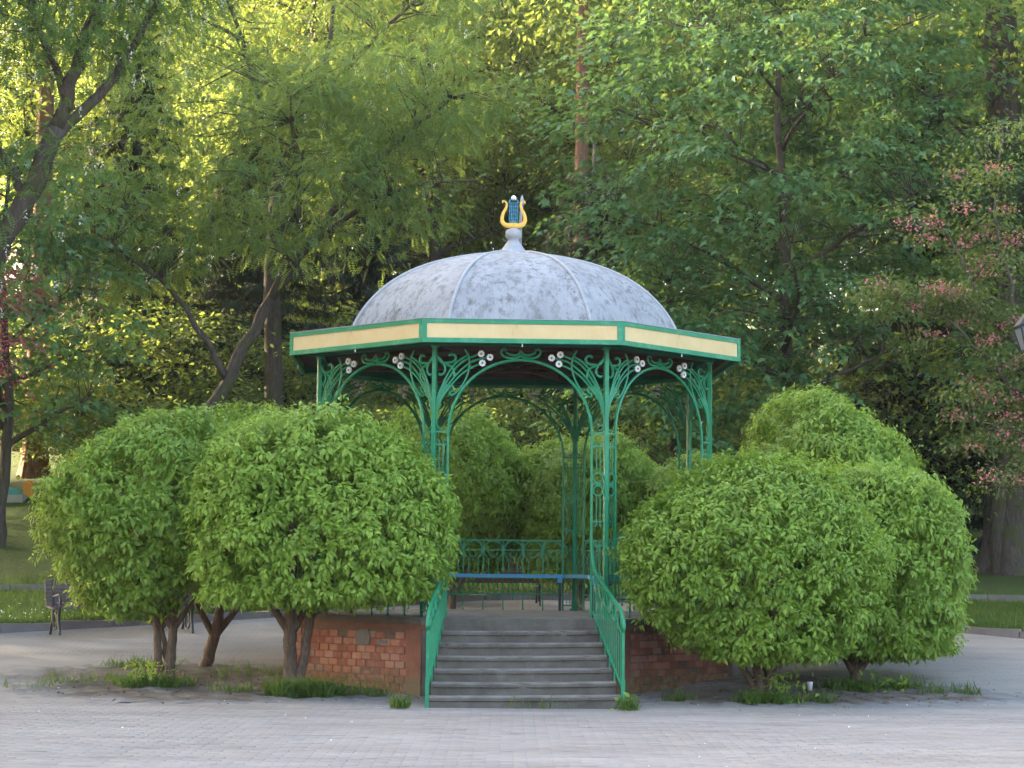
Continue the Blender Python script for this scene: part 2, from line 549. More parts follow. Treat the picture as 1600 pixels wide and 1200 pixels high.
xs = np.concatenate([np.linspace(-120, -16, 30), np.linspace(-15.5, 15.5, 125), np.linspace(16, 120, 30)])
ky = kerb_y(xs)
t_in = np.concatenate([[-120, -80, -50, -35, -25], np.linspace(-20, 0, 60)])
Y = ky[:, None] + t_in[None, :] + 0.04
pave = link('pavement', grid_mesh('pavement', xs, Y, height(xs[:, None], Y), M['paving']))
tag(pave, 'grey paved ground around the bandstand', kind='structure')
t_out = np.concatenate([np.linspace(0, 16, 50) + 0.06, np.linspace(17, 60, 22), [75, 100, 140, 200, 300, 500]])
Y = ky[:, None] + t_out[None, :]
lump = 0.03 * np.sin(Y * 1.3 + xs[:, None]) * np.sin(xs[:, None] * 1.7)
ground = link('lawn', grid_mesh('lawn', xs, Y, height(xs[:, None], Y) + 0.11 + lump * sstep(t_out / 3)[None, :], M['lawn']))
tag(ground, 'grassy ground rising under the trees', kind='structure')

# kerb stones
kerb = empty('kerb')
tag(kerb, 'low stone kerb between paving and lawn', kind='structure')
kb = MB()
kb.box(-0.46, 0.46, -0.07, 0.07, -0.2, 0.125)
kb.v = [(x * (0.995 if z > 0 else 1), y * (0.85 if z > 0 else 1), z) for x, y, z in kb.v]
kme = kb.mesh('kerb_stone', M['kerb'])
s = -15.0
while s < 15:
    y0 = float(kerb_y(s)); y1 = float(kerb_y(s + .3))
    a = math.atan2(y1 - y0, .3)
    x1 = s + math.cos(a) * 0.47; ym = float(kerb_y(x1))
    o = link('kerb_stone', kme, kerb, (x1, ym, float(height(x1, ym)) + rnd.uniform(-.008, .008)), a + rnd.uniform(-.01, .01))
    s += math.cos(a) * 0.94


def edging(x0, y0, x1, y1, label):
    root = empty('stone_edging', (x0, y0, float(height(x0, y0))))
    tag(root, label, kind='structure')
    n = int(math.hypot(x1 - x0, y1 - y0) / 0.9)
    a = math.atan2(y1 - y0, x1 - x0)
    for i in range(n):
        t = (i + .5) / n
        x, y = x0 + (x1 - x0) * t, y0 + (y1 - y0) * t
        link('edging_stone', kme, root, (x - x0, y - y0, float(height(x, y)) + 0.10 - float(height(x0, y0)) + rnd.uniform(-.01, .01)), a)
edging(-15, 7.4, -6.5, 8.4, 'low edging stones across the lawn below the grass bank')
edging(7.0, 8.1, 15.5, 7.2, 'low edging stones across the lawn before the thick trunk')

# paving stones: geometry in the open foreground
PW, PD = 0.24, 0.13
pb = MB()
g = 0.0035
h0, h1 = -0.03, 0.0045
for (x0, x1, y0, y1) in ((-PW / 2 + g, PW / 2 - g, -PD / 2 + g, PD / 2 - g),):
    e = 0.006
    pb.add([(x0, y0, h0), (x1, y0, h0), (x1, y1, h0), (x0, y1, h0), (x0, y0, h1 - .003), (x1, y0, h1 - .003), (x1, y1, h1 - .003), (x0, y1, h1 - .003),
            (x0 + e, y0 + e, h1), (x1 - e, y0 + e, h1), (x1 - e, y1 - e, h1), (x0 + e, y1 - e, h1)],
           [(0, 1, 5, 4), (1, 2, 6, 5), (2, 3, 7, 6), (3, 0, 4, 7), (4, 5, 9, 8), (5, 6, 10, 9), (6, 7, 11, 10), (7, 4, 8, 11), (8, 9, 10, 11)])
pme = pb.mesh('paving_stone', M['paver'])
PV = np.array(pb.v); PF = np.array(pb.f)
cells = []
row = 0
y = -14.6
while y < -4.4:
    x = -6.2 + (row % 2) * PW / 2
    while x < 6.2:
        wob = 0.02 * math.sin(x * 2.1 + y) + 0.015 * math.sin(x * .7 - y * 3)
        if not (abs(x) < 1.42 and y > -5.25) and abs(x) < (29.0 + y) * 0.275 + .2:
            cells.append((x, y + wob, 0.02 * (math.sin(x * 1.1 + y * .8) * .12) + rnd.gauss(0, .0011), rnd.gauss(0, .007), rnd.gauss(0, .007), rnd.gauss(0, .012)))
        x += PW
    y += PD; row += 1
cells = [c for c in cells if rnd.random() > 0.012]
near = sorted(range(len(cells)), key=lambda i: (cells[i][1] < -13.05, abs(cells[i][0]) > (28.95 + cells[i][1]) * 0.258, cells[i][1]))[:300]
ns = set(near)
for i in near:
    x, y, z, rx, ry, rz = cells[i]
    o = link('paving_stone', pme, pave, (x, y, z + float(height(x, y))), 0)
    o.rotation_euler = (rx, ry, rz)
rest = np.array([c for i, c in enumerate(cells) if i not in ns])
nP = len(rest)
a, b, c_ = rest[:, 3:4], rest[:, 4:5], rest[:, 5:6]
px, py, pz = PV[:, 0][None], PV[:, 1][None], PV[:, 2][None]
X = px - c_ * py + rest[:, 0:1]
Yp = py + c_ * px + rest[:, 1:2]
Z = pz + a * py - b * px + rest[:, 2:3] + height(rest[:, 0:1], rest[:, 1:2])
V = np.stack([X, Yp, Z], -1).reshape(-1, 3)
F = (PF[None] + (np.arange(nP) * len(PV))[:, None, None]).reshape(-1, 4)
o = link('paving_stones', mesh_np('paving_stones', V, F, M['paver']), pave)
o['kind'] = 'stuff'


# soil beds: low lumpy sheets that dip under the paving at their rim
def soil_bed(name, cx, cy, rx, ry, label, seed):
    n = 70
    u = np.linspace(-1.15, 1.15, n)
    X, Yg = np.meshgrid(cx + u * rx, cy + u * ry, indexing='ij')
    ang = np.arctan2((Yg - cy) / ry, (X - cx) / rx)
    rr = np.hypot((X - cx) / rx, (Yg - cy) / ry)
    edge = 1 + 0.10 * np.sin(3 * ang + seed) + 0.06 * np.sin(7 * ang + 2 * seed) + 0.04 * np.sin(13 * ang)
    f = np.clip((edge - rr) / 0.25, -1, 1)
    bump = 0.012 * np.sin(X * 9 + seed) * np.sin(Yg * 11) + 0.010 * np.sin(X * 17 + Yg * 7) + 0.006 * np.sin(X * 31) * np.sin(Yg * 37 + seed)
    Zg = height(X, Yg) + 0.004 + 0.022 * np.tanh(f * 1.4) + bump * (f > -0.6)
    V = np.stack([X, Yg, Zg], -1).reshape(-1, 3)
    i, j = np.meshgrid(np.arange(n - 1), np.arange(n - 1), indexing='ij')
    k = (i * n + j).ravel()
    keep = (f[:-1, :-1] > -0.9).ravel()
    F = np.stack([k, k + n, k + n + 1, k + 1], 1)[keep]
    me = mesh_np('soil_bed', V, F, M['soil'], True)
    at = me.attributes.new('depth', 'FLOAT', 'POINT')
    at.data.foreach_set('value', np.ascontiguousarray(f.ravel(), dtype=np.float32))
    o = link('soil_bed', me)
    tag(o, label, kind='structure')
soil_bed('a', -3.9, -2.1, 3.0, 2.1, 'bare trodden soil under the clipped trees beside the brick wall', 0.4)
soil_bed('b', 3.9, -2.5, 2.6, 1.6, 'dark soil under the two clipped trees beside the stair', 2.2)


# ------------------------------------------------------------------ leaf machinery
def unit(v): return v / np.maximum(np.linalg.norm(v, axis=-1, keepdims=True), 1e-9)


def frames(d, n):
    d = unit(d)
    x = unit(np.cross(d, n))
    n = np.cross(x, d)
    return np.stack([x, d, n], -1)     # columns


def scatter(tv, tf, pos, d, n, size):
    Rm = frames(d, n)
    V = np.einsum('nij,kj->nki', Rm, tv) * size[:, None, None] + pos[:, None, :]
    F = tf[None] + (np.arange(len(pos)) * len(tv))[:, None, None]
    return V.reshape(-1, 3), F.reshape(-1, tf.shape[1])


def join(parts):
    Vs, Fs, k = [], [], 0
    for V, F in parts:
        Vs.append(V); Fs.append(F + k); k += len(V)
    return np.concatenate(Vs), np.concatenate(Fs)


LEAF = (np.array([(0, 0, 0), (.23, .40, .07), (0, 1, -.16), (-.23, .40, .07), (0, .45, 0.0)]),
        np.array([(0, 1, 4), (1, 2, 4), (2, 3, 4), (3, 0, 4)]))
OVAL = (np.array([(0, 0, 0), (.30, .45, .05), (0, 1, -.12), (-.30, .45, .05)]), np.array([(0, 1, 2), (0, 2, 3)]))
_ml = [(0, 0, 0)]
for k in range(11):
    ang = R(-150 + 30 * k)
    rr = [.42, .28, .60, .34, .62, .66, .62, .34, .60, .28, .42][k] if False else ([.45, .30, .78, .36, 0.9, .44, .9, .36, .78, .30, .45][k])
    if k == 5: rr = 1.0
    if k in (4, 6): rr = .46
    _ml.append((math.sin(ang) * rr * .62, .35 + math.cos(ang) * rr * .62, -.16 * rr * rr))
MAPLE = (np.array(_ml), np.array([(0, i, i + 1) for i in range(1, 11)]))
_pv, _pf = [], []
for k in range(13):
    s_ = -1 if k % 2 else 1
    yb = 0.12 + (k // 2) * 0.135
    if k == 12: s_, yb = 0, 0.86
    dz = -0.32 * yb * yb
    L = 0.25 * (1 - abs(yb - .5) * .5)
    ex, ey = (L * s_, L * .28) if s_ else (0, L * 1.0)
    px_, py_ = (-ey * .24, ex * .24) if s_ else (L * .28, 0)
    b0 = len(_pv)
    _pv += [(0, yb, dz), (ex * .5 + px_, yb + ey * .5 + py_, dz + .02), (ex, yb + ey, dz - .07), (ex * .5 - px_, yb + ey * .5 - py_, dz + .02)]
    _pf += [(b0, b0 + 1, b0 + 2), (b0, b0 + 2, b0 + 3)]
PINNATE = (np.array(_pv), np.array(_pf))
_nv, _nf = [], []
for k in range(5):
    a_ = R(-50 + 25 * k)
    ex, ey = math.sin(a_), math.cos(a_)
    b0 = len(_nv)
    _nv += [(-ey * .05, ex * .05, 0), (ey * .05, -ex * .05, 0), (ex * .9, ey, -.35)]
    _nf += [(b0, b0 + 1, b0 + 2)]
NEEDLE = (np.array(_nv), np.array(_nf))
BLADE = (np.array([(-.045, 0, 0), (.045, 0, 0), (.03, .55, .06), (0, 1, .30), (-.03, .55, .06)]), np.array([(0, 1, 2), (0, 2, 4), (4, 2, 3)]))


def lumpy(dirs, seed, amp):
    g_ = np.random.default_rng(seed)
    out = np.zeros(len(dirs))
    for f in (2.2, 3.7, 6.0, 10.0):
        for _ in range(3):
            k = unit(g_.normal(size=3)) * f
            out += np.sin(dirs @ k + g_.uniform(0, 6.28)) / f * 1.1
    return out * amp


def bush_crown(seed, rad, twigs, size=0.092, flat_bottom=0.82, power=2.6, taper=.12):
    """dense clipped crown; rad=(rx,ry,rz)"""
    g_ = np.random.default_rng(seed)
    d = unit(g_.normal(size=(twigs, 3)))
    d[:, 2] = np.where(d[:, 2] < -0.75, d[:, 2] * .8, d[:, 2]); d = unit(d)
    lum = lumpy(d, seed, 0.13)
    depth = np.abs(g_.normal(0, 0.07, twigs)) * (g_.random(twigs) < .75) + (g_.random(twigs) < .25) * g_.uniform(0, .32, twigs)
    stick = (g_.random(twigs) < .16) * g_.uniform(0, .11, twigs)
    r = 1 + lum - depth + stick
    # boxier than a sphere
    sup = (np.abs(d) ** power).sum(1) ** (-1 / power)
    c = d * (r * sup)[:, None] * np.array(rad)
    c[:, :2] *= (1 - taper * np.clip(-d[:, 2:3] * 1.3, 0, 1))
    c[:, 2] = np.where(c[:, 2] < -flat_bottom * rad[2], -flat_bottom * rad[2] + (c[:, 2] + flat_bottom * rad[2]) * .35, c[:, 2])
    out = unit(d / np.array(rad))
    per = 20
    P = np.repeat(c, per, 0); O = np.repeat(out, per, 0); n = len(P)
    ta = unit(O + g_.normal(0, .35, (n, 3)) + np.array([0, 0, .12]))
    along = g_.uniform(-.12, .06, n)
    side = g_.normal(0, 1, (n, 3)); side = unit(side - (side * ta).sum(1, keepdims=True) * ta)
    pos = P + O * along[:, None] + side * g_.uniform(0.01, .075, n)[:, None]
    ax = unit(side * 0.9 + O * .45 + np.array([0, 0, -.62]) + g_.normal(0, .22, (n, 3)))
    nm = unit(O * .9 + np.array([0, 0, .75]) + g_.normal(0, .28, (n, 3)))
    return scatter(*LEAF, pos, ax, nm, g_.uniform(.5, 1.3, n) * size)


def cluster_leaves(g_, C, per, spread, tmpl, size, droop=.35, upn=1.0, jit=.35, outc=None):
    """C (k,3) cluster centres"""
    P = np.repeat(C, per, 0); n = len(P)
    off = g_.normal(0, 1, (n, 3)) * np.array(spread)
    pos = P + off
    oc = np.repeat(outc, per, 0) if outc is not None else 0
    if outc is not None:                      # long flat sprays that reach outwards and droop at the tip
        o3 = unit(oc * np.array([1, 1, .3]) + np.repeat(g_.normal(0, .35, C.shape), per, 0) * np.array([1, 1, .3]))
        u_ = g_.normal(0, 1, n)
        lat = np.cross(o3, np.array([0, 0, 1.]))
        off = o3 * (u_ * spread[0] * 1.25)[:, None] + lat * (g_.normal(0, 1, n) * spread[1] * .5)[:, None] + np.array([0, 0, 1.]) * (g_.normal(0, 1, n) * spread[2] * .45 - .10 * u_ * np.abs(u_))[:, None]
        pos = P + off
        oc = o3
    ax = unit(unit(off + 1e-6) * .8 + oc * .6 + np.array([0, 0, -droop]) + g_.normal(0, jit, (n, 3)))
    nm = unit(np.array([0, 0, upn]) + g_.normal(0, jit, (n, 3)))
    return scatter(*tmpl, pos, ax, nm, g_.uniform(.7, 1.25, n) * size)


class Tree:
    """woody skeleton that limbs and twigs hang on"""
    def __init__(self, seed):
        self.mb = MB(); self.g = np.random.default_rng(seed); self.nodes = []   # (pos, radius)

    def limb(self, pts, r0, r1, n=7, k=5, wob=0.0):
        P = smooth_path(pts, k)
        m = len(P)
        if wob:
            P = [p + Vector(self.g.normal(0, wob, 3)) * (0 if i in (0,) else 1) for i, p in enumerate(P)]
        rs = [r0 + (r1 - r0) * (i / (m - 1)) ** .8 for i in range(m)]
        self.mb.tube(P, rs, n)
        for p, r in zip(P, rs): self.nodes.append((tuple(p), r))

    def twigs(self, C, r=0.018, wob=.12, maxr=.2):
        N = np.array([p for p, _ in self.nodes])
        for c in C:
            dd = np.linalg.norm(N - c, axis=1) + np.maximum(0, N[:, 2] - c[2]) * 1.2
            i = int(dd.argmin())
            p0 = Vector(N[i]); p1 = Vector(c)
            L = (p1 - p0).length
            if L < .15: continue
            mid = (p0 + p1) / 2 + Vector(self.g.normal(0, 1, 3)) * L * wob + Vector((0, 0, .10 * L))
            rr = min(self.nodes[i][1] * .6, r * (1 + .35 * L))
            self.mb.tube([p0, p0.lerp(mid, .55), mid, mid.lerp(p1, .6), p1], [rr, rr * .85, rr * .7, rr * .5, rr * .28], 4)


def finish_tree(name, loc, trunk_mb, bark, crown, leafmat, label, cat='tree', group=None, extra=(), rz=0.0, crown_name='crown'):
    root = empty(name, loc, rz)
    tag(root, label, cat, group)
    link('trunk', trunk_mb.mesh('trunk', bark, True), root)
    cr = link(crown_name, mesh_np(crown_name, *crown, leafmat), root)
    for nm, (V, F), m in extra:
        link(nm, mesh_np(nm, V, F, m), cr)
    return root


def copy_tree(o, parent=None):
    c = o.copy(); col.objects.link(c); c.parent = parent
    for ch in list(o.children): copy_tree(ch, c)
    return c


# ------------------------------------------------------------------ gazebo
TH = R(2.36)
gz = empty('bandstand', (0, 0, 0), TH)
tag(gz, 'octagonal green iron bandstand with grey dome on a brick base with stairs', 'bandstand')
C22, S22 = math.cos(R(22.5)), math.sin(R(22.5))
FZ = 1.05
RP, RE, RB = 3.0, 3.447, 3.30


def octo(Rr, rot=0.0): return [(Rr * math.cos(R(-112.5 + 45 * k) + rot), Rr * math.sin(R(-112.5 + 45 * k) + rot)) for k in range(8)]


# base
b = MB(); b.prism(octo((RB * C22 + .021) / C22), -0.3, 0.955)
base = b.build('base_wall', M['mortar'], gz)
b = MB(); b.prism(octo(3.36), 0.957, FZ - .012)
b.prism(octo(3.335), FZ - .012 + .0005, FZ)
b.build('floor_slab', M['concrete'], gz)
b = MB()
for k in range(8): pass
b.prism(octo((RB * C22 + .047) / C22), 0.905, 0.956)
b.build('brick_ledge', M['plaster'], gz)

bricks = []
BW, BH = 0.185, 0.0895
for var in range(4):
    m_ = MB()
    w, h, dpt = BW / 2 - .0035, BH / 2 - .001, 0.03
    q = random.Random(var)
    e = .004
    J = lambda a: q.uniform(-a, a)
    fr = [(-w + e + J(.004), -dpt + J(.004), -h + e + J(.003)), (w - e + J(.004), -dpt + J(.004), -h + e + J(.003)), (w - e + J(.004), -dpt + J(.004), h - e + J(.003)), (-w + e + J(.004), -dpt + J(.004), h - e + J(.003))]
    md = [(-w, -dpt + .008, -h), (w, -dpt + .008, -h), (w, -dpt + .008, h), (-w, -dpt + .008, h)]
    bk = [(-w, .04, -h), (w, .04, -h), (w, .04, h), (-w, .04, h)]
    m_.add(fr + md + bk, [(0, 1, 2, 3), (0, 4, 5, 1), (1, 5, 6, 2), (2, 6, 7, 3), (3, 7, 4, 0), (4, 8, 9, 5), (5, 9, 10, 6), (6, 10, 11, 7), (7, 11, 8, 4)])
    bricks.append(m_.mesh('brick', M['brick']))
half = RB * S22
apo = RB * C22
bb = np.random.default_rng(5)
stuffV, stuffF, sk = [], [], 0
for face in (7, 1, 6, 2):
    zr = 0
    z = 0.04
    while z < 0.90:
        x = -half + BW / 2 + (BW / 2 if zr % 2 else 0) + 0.01
        while x < half - .06:
            u = x / half
            skip = False
            if face == 7:
                if x > half - 0.27: skip = True                      # plastered pier beside the stair
                if abs(x + 0.28) < .10 and abs(z - .78) < .05: skip = True   # fallen brick
                if abs(x - 0.95) < .06 and abs(z - .78) < .05: skip = True
            if face == 1 and x < -half + 0.27: skip = True
            if not skip:
                j = int(bb.integers(4))
                out_ = float(bb.normal(0, .004))
                if face in (7, 1):
                    ob = link('brick', bricks[j], base)
                    ob.matrix_local = (Matrix.Rotation(R(45 * face), 4, 'Z') @ Matrix.Translation((x, -apo - out_, z + float(bb.normal(0, .0015)))) @ Matrix.Rotation(float(bb.normal(0, .012)), 4, 'Y'))
                else:
                    Mx = Matrix.Rotation(R(45 * face), 4, 'Z') @ Matrix.Translation((x, -apo - out_, z))
                    vs = [tuple(Mx @ v.co) for v in bricks[j].vertices]
                    stuffV += vs
                    stuffF += [tuple(i + sk for i in p.vertices) for p in bricks[j].polygons]
                    sk += len(vs)
            x += BW
        z += BH + .0065; zr += 1
me = bpy.data.meshes.new('bricks'); me.from_pydata(stuffV, [], stuffF); me.update(); me.materials.append(M['brick'])
link('bricks', me, base)['kind'] = 'stuff'
# plastered corner piers and front strips, cement patch
b = MB()
xx = np.array([half - 0.262, half + .014])
for i in range(1):
    for z0, z1 in ((0.0, .2), (.205, .5), (.503, .898)):
        b.box(xx[i], xx[i + 1], -apo - .034 - rnd.uniform(0, .006) - (.006 if z1 > .6 else 0), -apo + .05, z0, z1)
b.build('corner_pier', M['plaster'], gz, rz=R(45 * 7))
b = MB(); b.box(-half - .014, -half + .262, -apo - .036, -apo + .05, 0, .9)
b.build('corner_pier', M['plaster'], gz, rz=R(45))
b = MB(); b.box(-half - .004, half + .004, -apo - .030, -apo + .05, 0, .903)
b.build('front_wall', M['concrete'], gz)
b = MB(); b.box(-.985, .985, -apo - .066, -apo - .0305, .75, .9565)
b.build('top_riser', M['concrete'], gz)
b = MB()
prof = [(-.15, -.085), (-.02, -.11), (.11, -.09), (.13, .02), (.09, .10), (-.10, .095), (-.16, .03)]
n_ = len(prof)
b.add([(x + .18, -apo - .037, z + .77) for x, z in prof] + [(x * 1.05 + .18, -apo + .02, z * 1.05 + .77) for x, z in prof],
      [tuple(range(n_))] + [(i, n_ + i, n_ + (i + 1) % n_, (i + 1) % n_) for i in range(n_)])
b.build('cement_patch', M['grey_patch'], base, rz=R(45 * 7))
b = MB(); b.box(.44, .63, -apo - .036, -apo + .02, .69, .74)
b.build('cement_patch', M['grey_patch'], base, rz=R(45 * 7))

# stairs
NS = 7
RISE = FZ / NS
TREAD = 0.285
Y0 = -(3.36 * C22) + .02
for i in range(1, NS):
    top = FZ - RISE * i
    yf = Y0 - TREAD * i
    hw = 0.975 + 0.195 * i / (NS - 1)
    nx = 26
    q = np.random.default_rng(40 + i)
    prof = [(yf + TREAD + .06, top), (yf + .035, top), (yf + .008, top - .004), (yf, top - .014), (yf, top - .05), (yf + .03, top - .058), (yf + .032, -0.25 if i == NS - 1 else top - RISE - .02), (yf + TREAD + .06, -0.25 if i == NS - 1 else top - RISE - .02)]
    b = MB(); base_i = 0; m_ = len(prof)
    for j in range(nx + 1):
        xj = -hw + 2 * hw * j / nx
        chip = abs(q.normal(0, .005)) + (q.random() < .16) * q.uniform(0, .03)
        sag = .010 * (1 - (xj / hw) ** 2) * (1 if i % 2 else .5) - .011 * xj
        for kk, (yy, zz) in enumerate(prof):
            dy = chip if kk in (2, 3, 4) else 0
            dz = -chip * .5 if kk in (2, 3) else 0
            b.v.append((xj, yy + dy, zz + dz - (sag if kk < 6 else 0)))
    for j in range(nx):
        for kk in range(m_):
            l = (kk + 1) % m_
            b.f.append((j * m_ + kk, j * m_ + l, (j + 1) * m_ + l, (j + 1) * m_ + kk))
    b.f.append(tuple(range(m_))); b.f.append(tuple(nx * m_ + kk for kk in range(m_))[::-1])
    b.build('step', M['concrete'], gz)
YB = Y0 - TREAD * (NS - 1)

# columns ---------------------------------------------------------------
ZC = 3.50
ZT = 4.66
WING = 0.19


def colpts(pts):  # measured sketch coordinates -> (w,z) from the column axis
    return [((x - 75) / 829, 3.52 + (1000 - y) / 829) for x, y in pts]


def curl(cx, cz, r, a0, a1, n=10, r1=None):
    return [(cx + (r + ((r1 if r1 is not None else r) - r) * i / (n - 1)) * math.cos(R(a0 + (a1 - a0) * i / (n - 1))),
             cz + (r + ((r1 if r1 is not None else r) - r) * i / (n - 1)) * math.sin(R(a0 + (a1 - a0) * i / (n - 1)))) for i in range(n)]


# wing lattice on one side of a column, in the plane of the face; w to +x from the column
def wing_mesh(sgn):
    b = MB()
    P = lambda pts: [(sgn * w, 0, z) for w, z in pts]
    bar = lambda pts, r, n=4, **k: b.tube(P(pts), r, n, **k)
    bar([(WING, FZ), (WING, ZC + .02)], .021)
    for z, t in ((ZC, .017), (ZC - .17, .014), (2.74 + .085, .013), (2.33, .014), (2.01, .014), (1.13, .016), (1.62, .012)):
        bar([(.02, z), (WING, z)], t)
    for w in (.075, .125):
        bar([(w, ZC - .17), (w, 2.985)], .0075)
        bar([(w, 2.665), (w, 2.33)], .0075)
        bar([(w, 2.01), (w, 1.13)], .0075)
        s_ = -1 if w < .1 else 1
        for z0, dz in ((ZC - .17, 1), (2.33, -1), (2.01, 1)):
            bar([(w, z0), (w, z0 + dz * .05), (w + s_ * .012, z0 + dz * .072), (w + s_ * .028, z0 + dz * .066), (w + s_ * .030, z0 + dz * .045)], .0085)
    for z in (2.91, 2.74):
        b.tube([(sgn * (.104 + .062 * math.cos(a)), 0, z + .066 * math.sin(a)) for a in np.linspace(0, 2 * math.pi, 17)[:-1]], .012, 4, closed=True)
    return b.mesh('lattice_wing', M['green'])


def bracket_mesh(sgn):
    b = MB()
    P = lambda pts: [(sgn * w, 0, z) for w, z in pts]
    sm = lambda pts, k=5: smooth_path(P(colpts(pts)), k)
    # fan of stems
    b.tube(sm([(160, 985), (118, 968), (98, 900), (97, 800), (100, 690), (138, 560), (205, 410), (262, 310), (330, 232), (432, 165)]), [.016] * 10 + [.017] * 30 + [.012] * 6 if False else .015, 5)
    b.tube(sm([(104, 800), (113, 690), (165, 545), (262, 375), (310, 305), (405, 222), (560, 150)]), .0145, 5)
    b.tube(sm([(108, 800), (128, 690), (198, 545), (298, 402), (400, 298), (500, 228), (660, 186)]), .0145, 5)
    b.tube(sm([(112, 800), (146, 670), (228, 545), (310, 440), (400, 355), (500, 292), (590, 256)]), .0145, 5)
    # web between the stems near the column
    web = colpts([(92, 830), (100, 690), (140, 560), (190, 450), (235, 520), (160, 650), (120, 760)])
    n_ = len(web)
    b.add([(sgn * w, -.008, z) for w, z in web] + [(sgn * w, .008, z) for w, z in web],
          [tuple(range(n_)), tuple(range(n_, 2 * n_))[::-1]] + [(i, n_ + i, n_ + (i + 1) % n_, (i + 1) % n_) for i in range(n_)])
    # S whip between stems and arch
    b.tube(sm([(228, 530), (252, 506), (284, 520), (276, 556), (240, 585), (252, 610), (296, 596), (360, 530), (418, 430), (452, 330), (458, 235), (440, 155), (405, 95)]), .0145, 5)
    # volute leaf
    b.tube(sm([(100, 170), (135, 235), (205, 268), (268, 305), (292, 370), (285, 400)]), .018, 5)
    b.tube(sm([(160, 255), (225, 248), (280, 238), (306, 200), (288, 162), (246, 158), (232, 176)]), .019, 5)
    b.tube(sm([(104, 185), (150, 235), (186, 300), (184, 352), (150, 384), (118, 376)]), .018, 5)
    # quarter arch
    hwid = RP * S22 - WING
    arc = [(RP * S22 - hwid * math.cos(R(a)), ZC + .0 + 0.975 * math.sin(R(a))) for a in np.linspace(0, 90, 17)]
    b.tube(P(arc), .0215, 5)
    # half of the scroll over the crown of the arch
    c0 = RP * S22
    b.tube(smooth_path(P([(c0 - .0, 4.535), (c0 - .06, 4.50), (c0 - .17, 4.50), (c0 - .24, 4.53), (c0 - .265, 4.585), (c0 - .235, 4.62), (c0 - .19, 4.605)]), 5), .0165, 5)
    b.tube(smooth_path(P([(c0, 4.60), (c0 - .03, 4.555), (c0 - .08, 4.535), (c0 - .14, 4.545), (c0 - .20, 4.575)]), 5), .0165, 5)
    return b.mesh('spandrel_bracket', M['green'])


fb = MB()
for k in range(8):
    a0 = 2 * math.pi * k / 8
    pet = [(0, 0)] + [(.046 * math.cos(a0 + d) * (1 if abs(d) < .2 else .86), .046 * math.sin(a0 + d) * (1 if abs(d) < .2 else .86)) for d in (-.38, -.15, .15, .38)]
    n_ = len(pet)
    fb.add([(x, -.022 + .01 * (i == 0), z) for i, (x, z) in enumerate(pet)] + [(x, .01, z) for x, z in pet],
           [(0, 1, 2), (0, 2, 3), (0, 3, 4)] + [(i, n_ + i, n_ + (i + 1) % n_, (i + 1) % n_) for i in range(n_)])
fme = fb.mesh('flower', M['white_paint'])
eb = MB(); eb.lathe([(.013, -.006), (.015, 0.004), (.008, .012)], 8)
eb.v = [(x, -.018 - z, y) for x, y, z in eb.v]
eme = eb.mesh('flower_eye', plain('flower_eye_grey', (.16, .13, .13), (.25, .2, .2), 9))
wm = {s_: wing_mesh(s_) for s_ in (1, -1)}
bm_ = {s_: bracket_mesh(s_) for s_ in (1, -1)}
flw = colpts([(588, 148), (685, 185), (602, 250)])
pm = MB()
pm.box(-.027, .027, -.027, .027, FZ, ZT)
pm.box(-.06, .06, -.06, .06, FZ + .0005, FZ + .03)
pm.box(-.038, .038, -.038, .038, FZ + .03, FZ + .16)
pm.box(-.034, .034, -.034, .034, ZC - .02, ZC + .02)
pm.box(-.045, .045, -.045, .045, ZT - .03, ZT - .001)
pme_ = pm.mesh('column', M['green'])
apoP = RP * C22
for k in range(8):
    a = R(-112.5 + 45 * k)
    cobj = link('column', pme_, gz, (RP * math.cos(a), RP * math.sin(a), 0), R(45 * k - 22.5))
    for s_ in (1, -1):
        face = k if s_ == 1 else (k - 1) % 8
        # wing goes along face: from corner k to +u on face k, from corner k to -u on face k-1
        rel = R(45 * face) - R(45 * k - 22.5)
        link('lattice_wing', wm[s_], cobj, (0, 0, 0), rel)
    for s_ in (1, -1):
        face = k if s_ == 1 else (k - 1) % 8
        br = link('spandrel_bracket', bm_[s_], gz, (RP * math.cos(a), RP * math.sin(a), 0), R(45 * face))
        for (w, z) in flw:
            fo = link('flower', fme, br, (s_ * w, -.012, z)); fo.rotation_euler = (rnd.uniform(-.15, .15), rnd.uniform(0, 6), rnd.uniform(-.15, .15))
            # eye lies on the flower, within the bracket part
            link('flower_eye', eme, br, (s_ * w, -.012, z))

# railing on seven faces --------------------------------------------------
SP = 2 * (RP * S22 - WING) / 6


def railing_mesh():
    b = MB()
    hwid = RP * S22 - WING
    for z, t in ((2.16, .018), (2.005, .014), (1.30, .016)):
        b.tube([(-hwid, 0, z), (hwid, 0, z)], t, 4)
    for i in range(1, 6):
        x = -hwid + i * SP
        b.tube([(x, 0, FZ + .02), (x, 0, 2.16)], .013, 4)
        b.tube([(x, 0, FZ), (x, 0, FZ + .03)], .018, 4)
    for i in range(6):
        x = -hwid + (i + .5) * SP
        for s_ in (-1, 1):
            b.tube(smooth_path([(x + s_ * .148, 0, 2.005), (x + s_ * .135, 0, 1.93), (x + s_ * .085, 0, 1.875), (x + s_ * .07, 0, 1.86), (x + s_ * .085, 0, 1.835), (x + s_ * .065, 0, 1.81), (x + s_ * .072, 0, 1.77), (x + s_ * .07, 0, 1.25)], 3), .0105, 4)
        for dx in (0,):
            b.tube([(x, 0, 1.62), (x, 0, 1.26)], .0105, 4)
            b.tube([(x, 0, 1.262), (x, 0, 1.235), (x, 0, 1.21)], [.006, .018, .006], 5)
    return b.mesh('railing', M['green'])


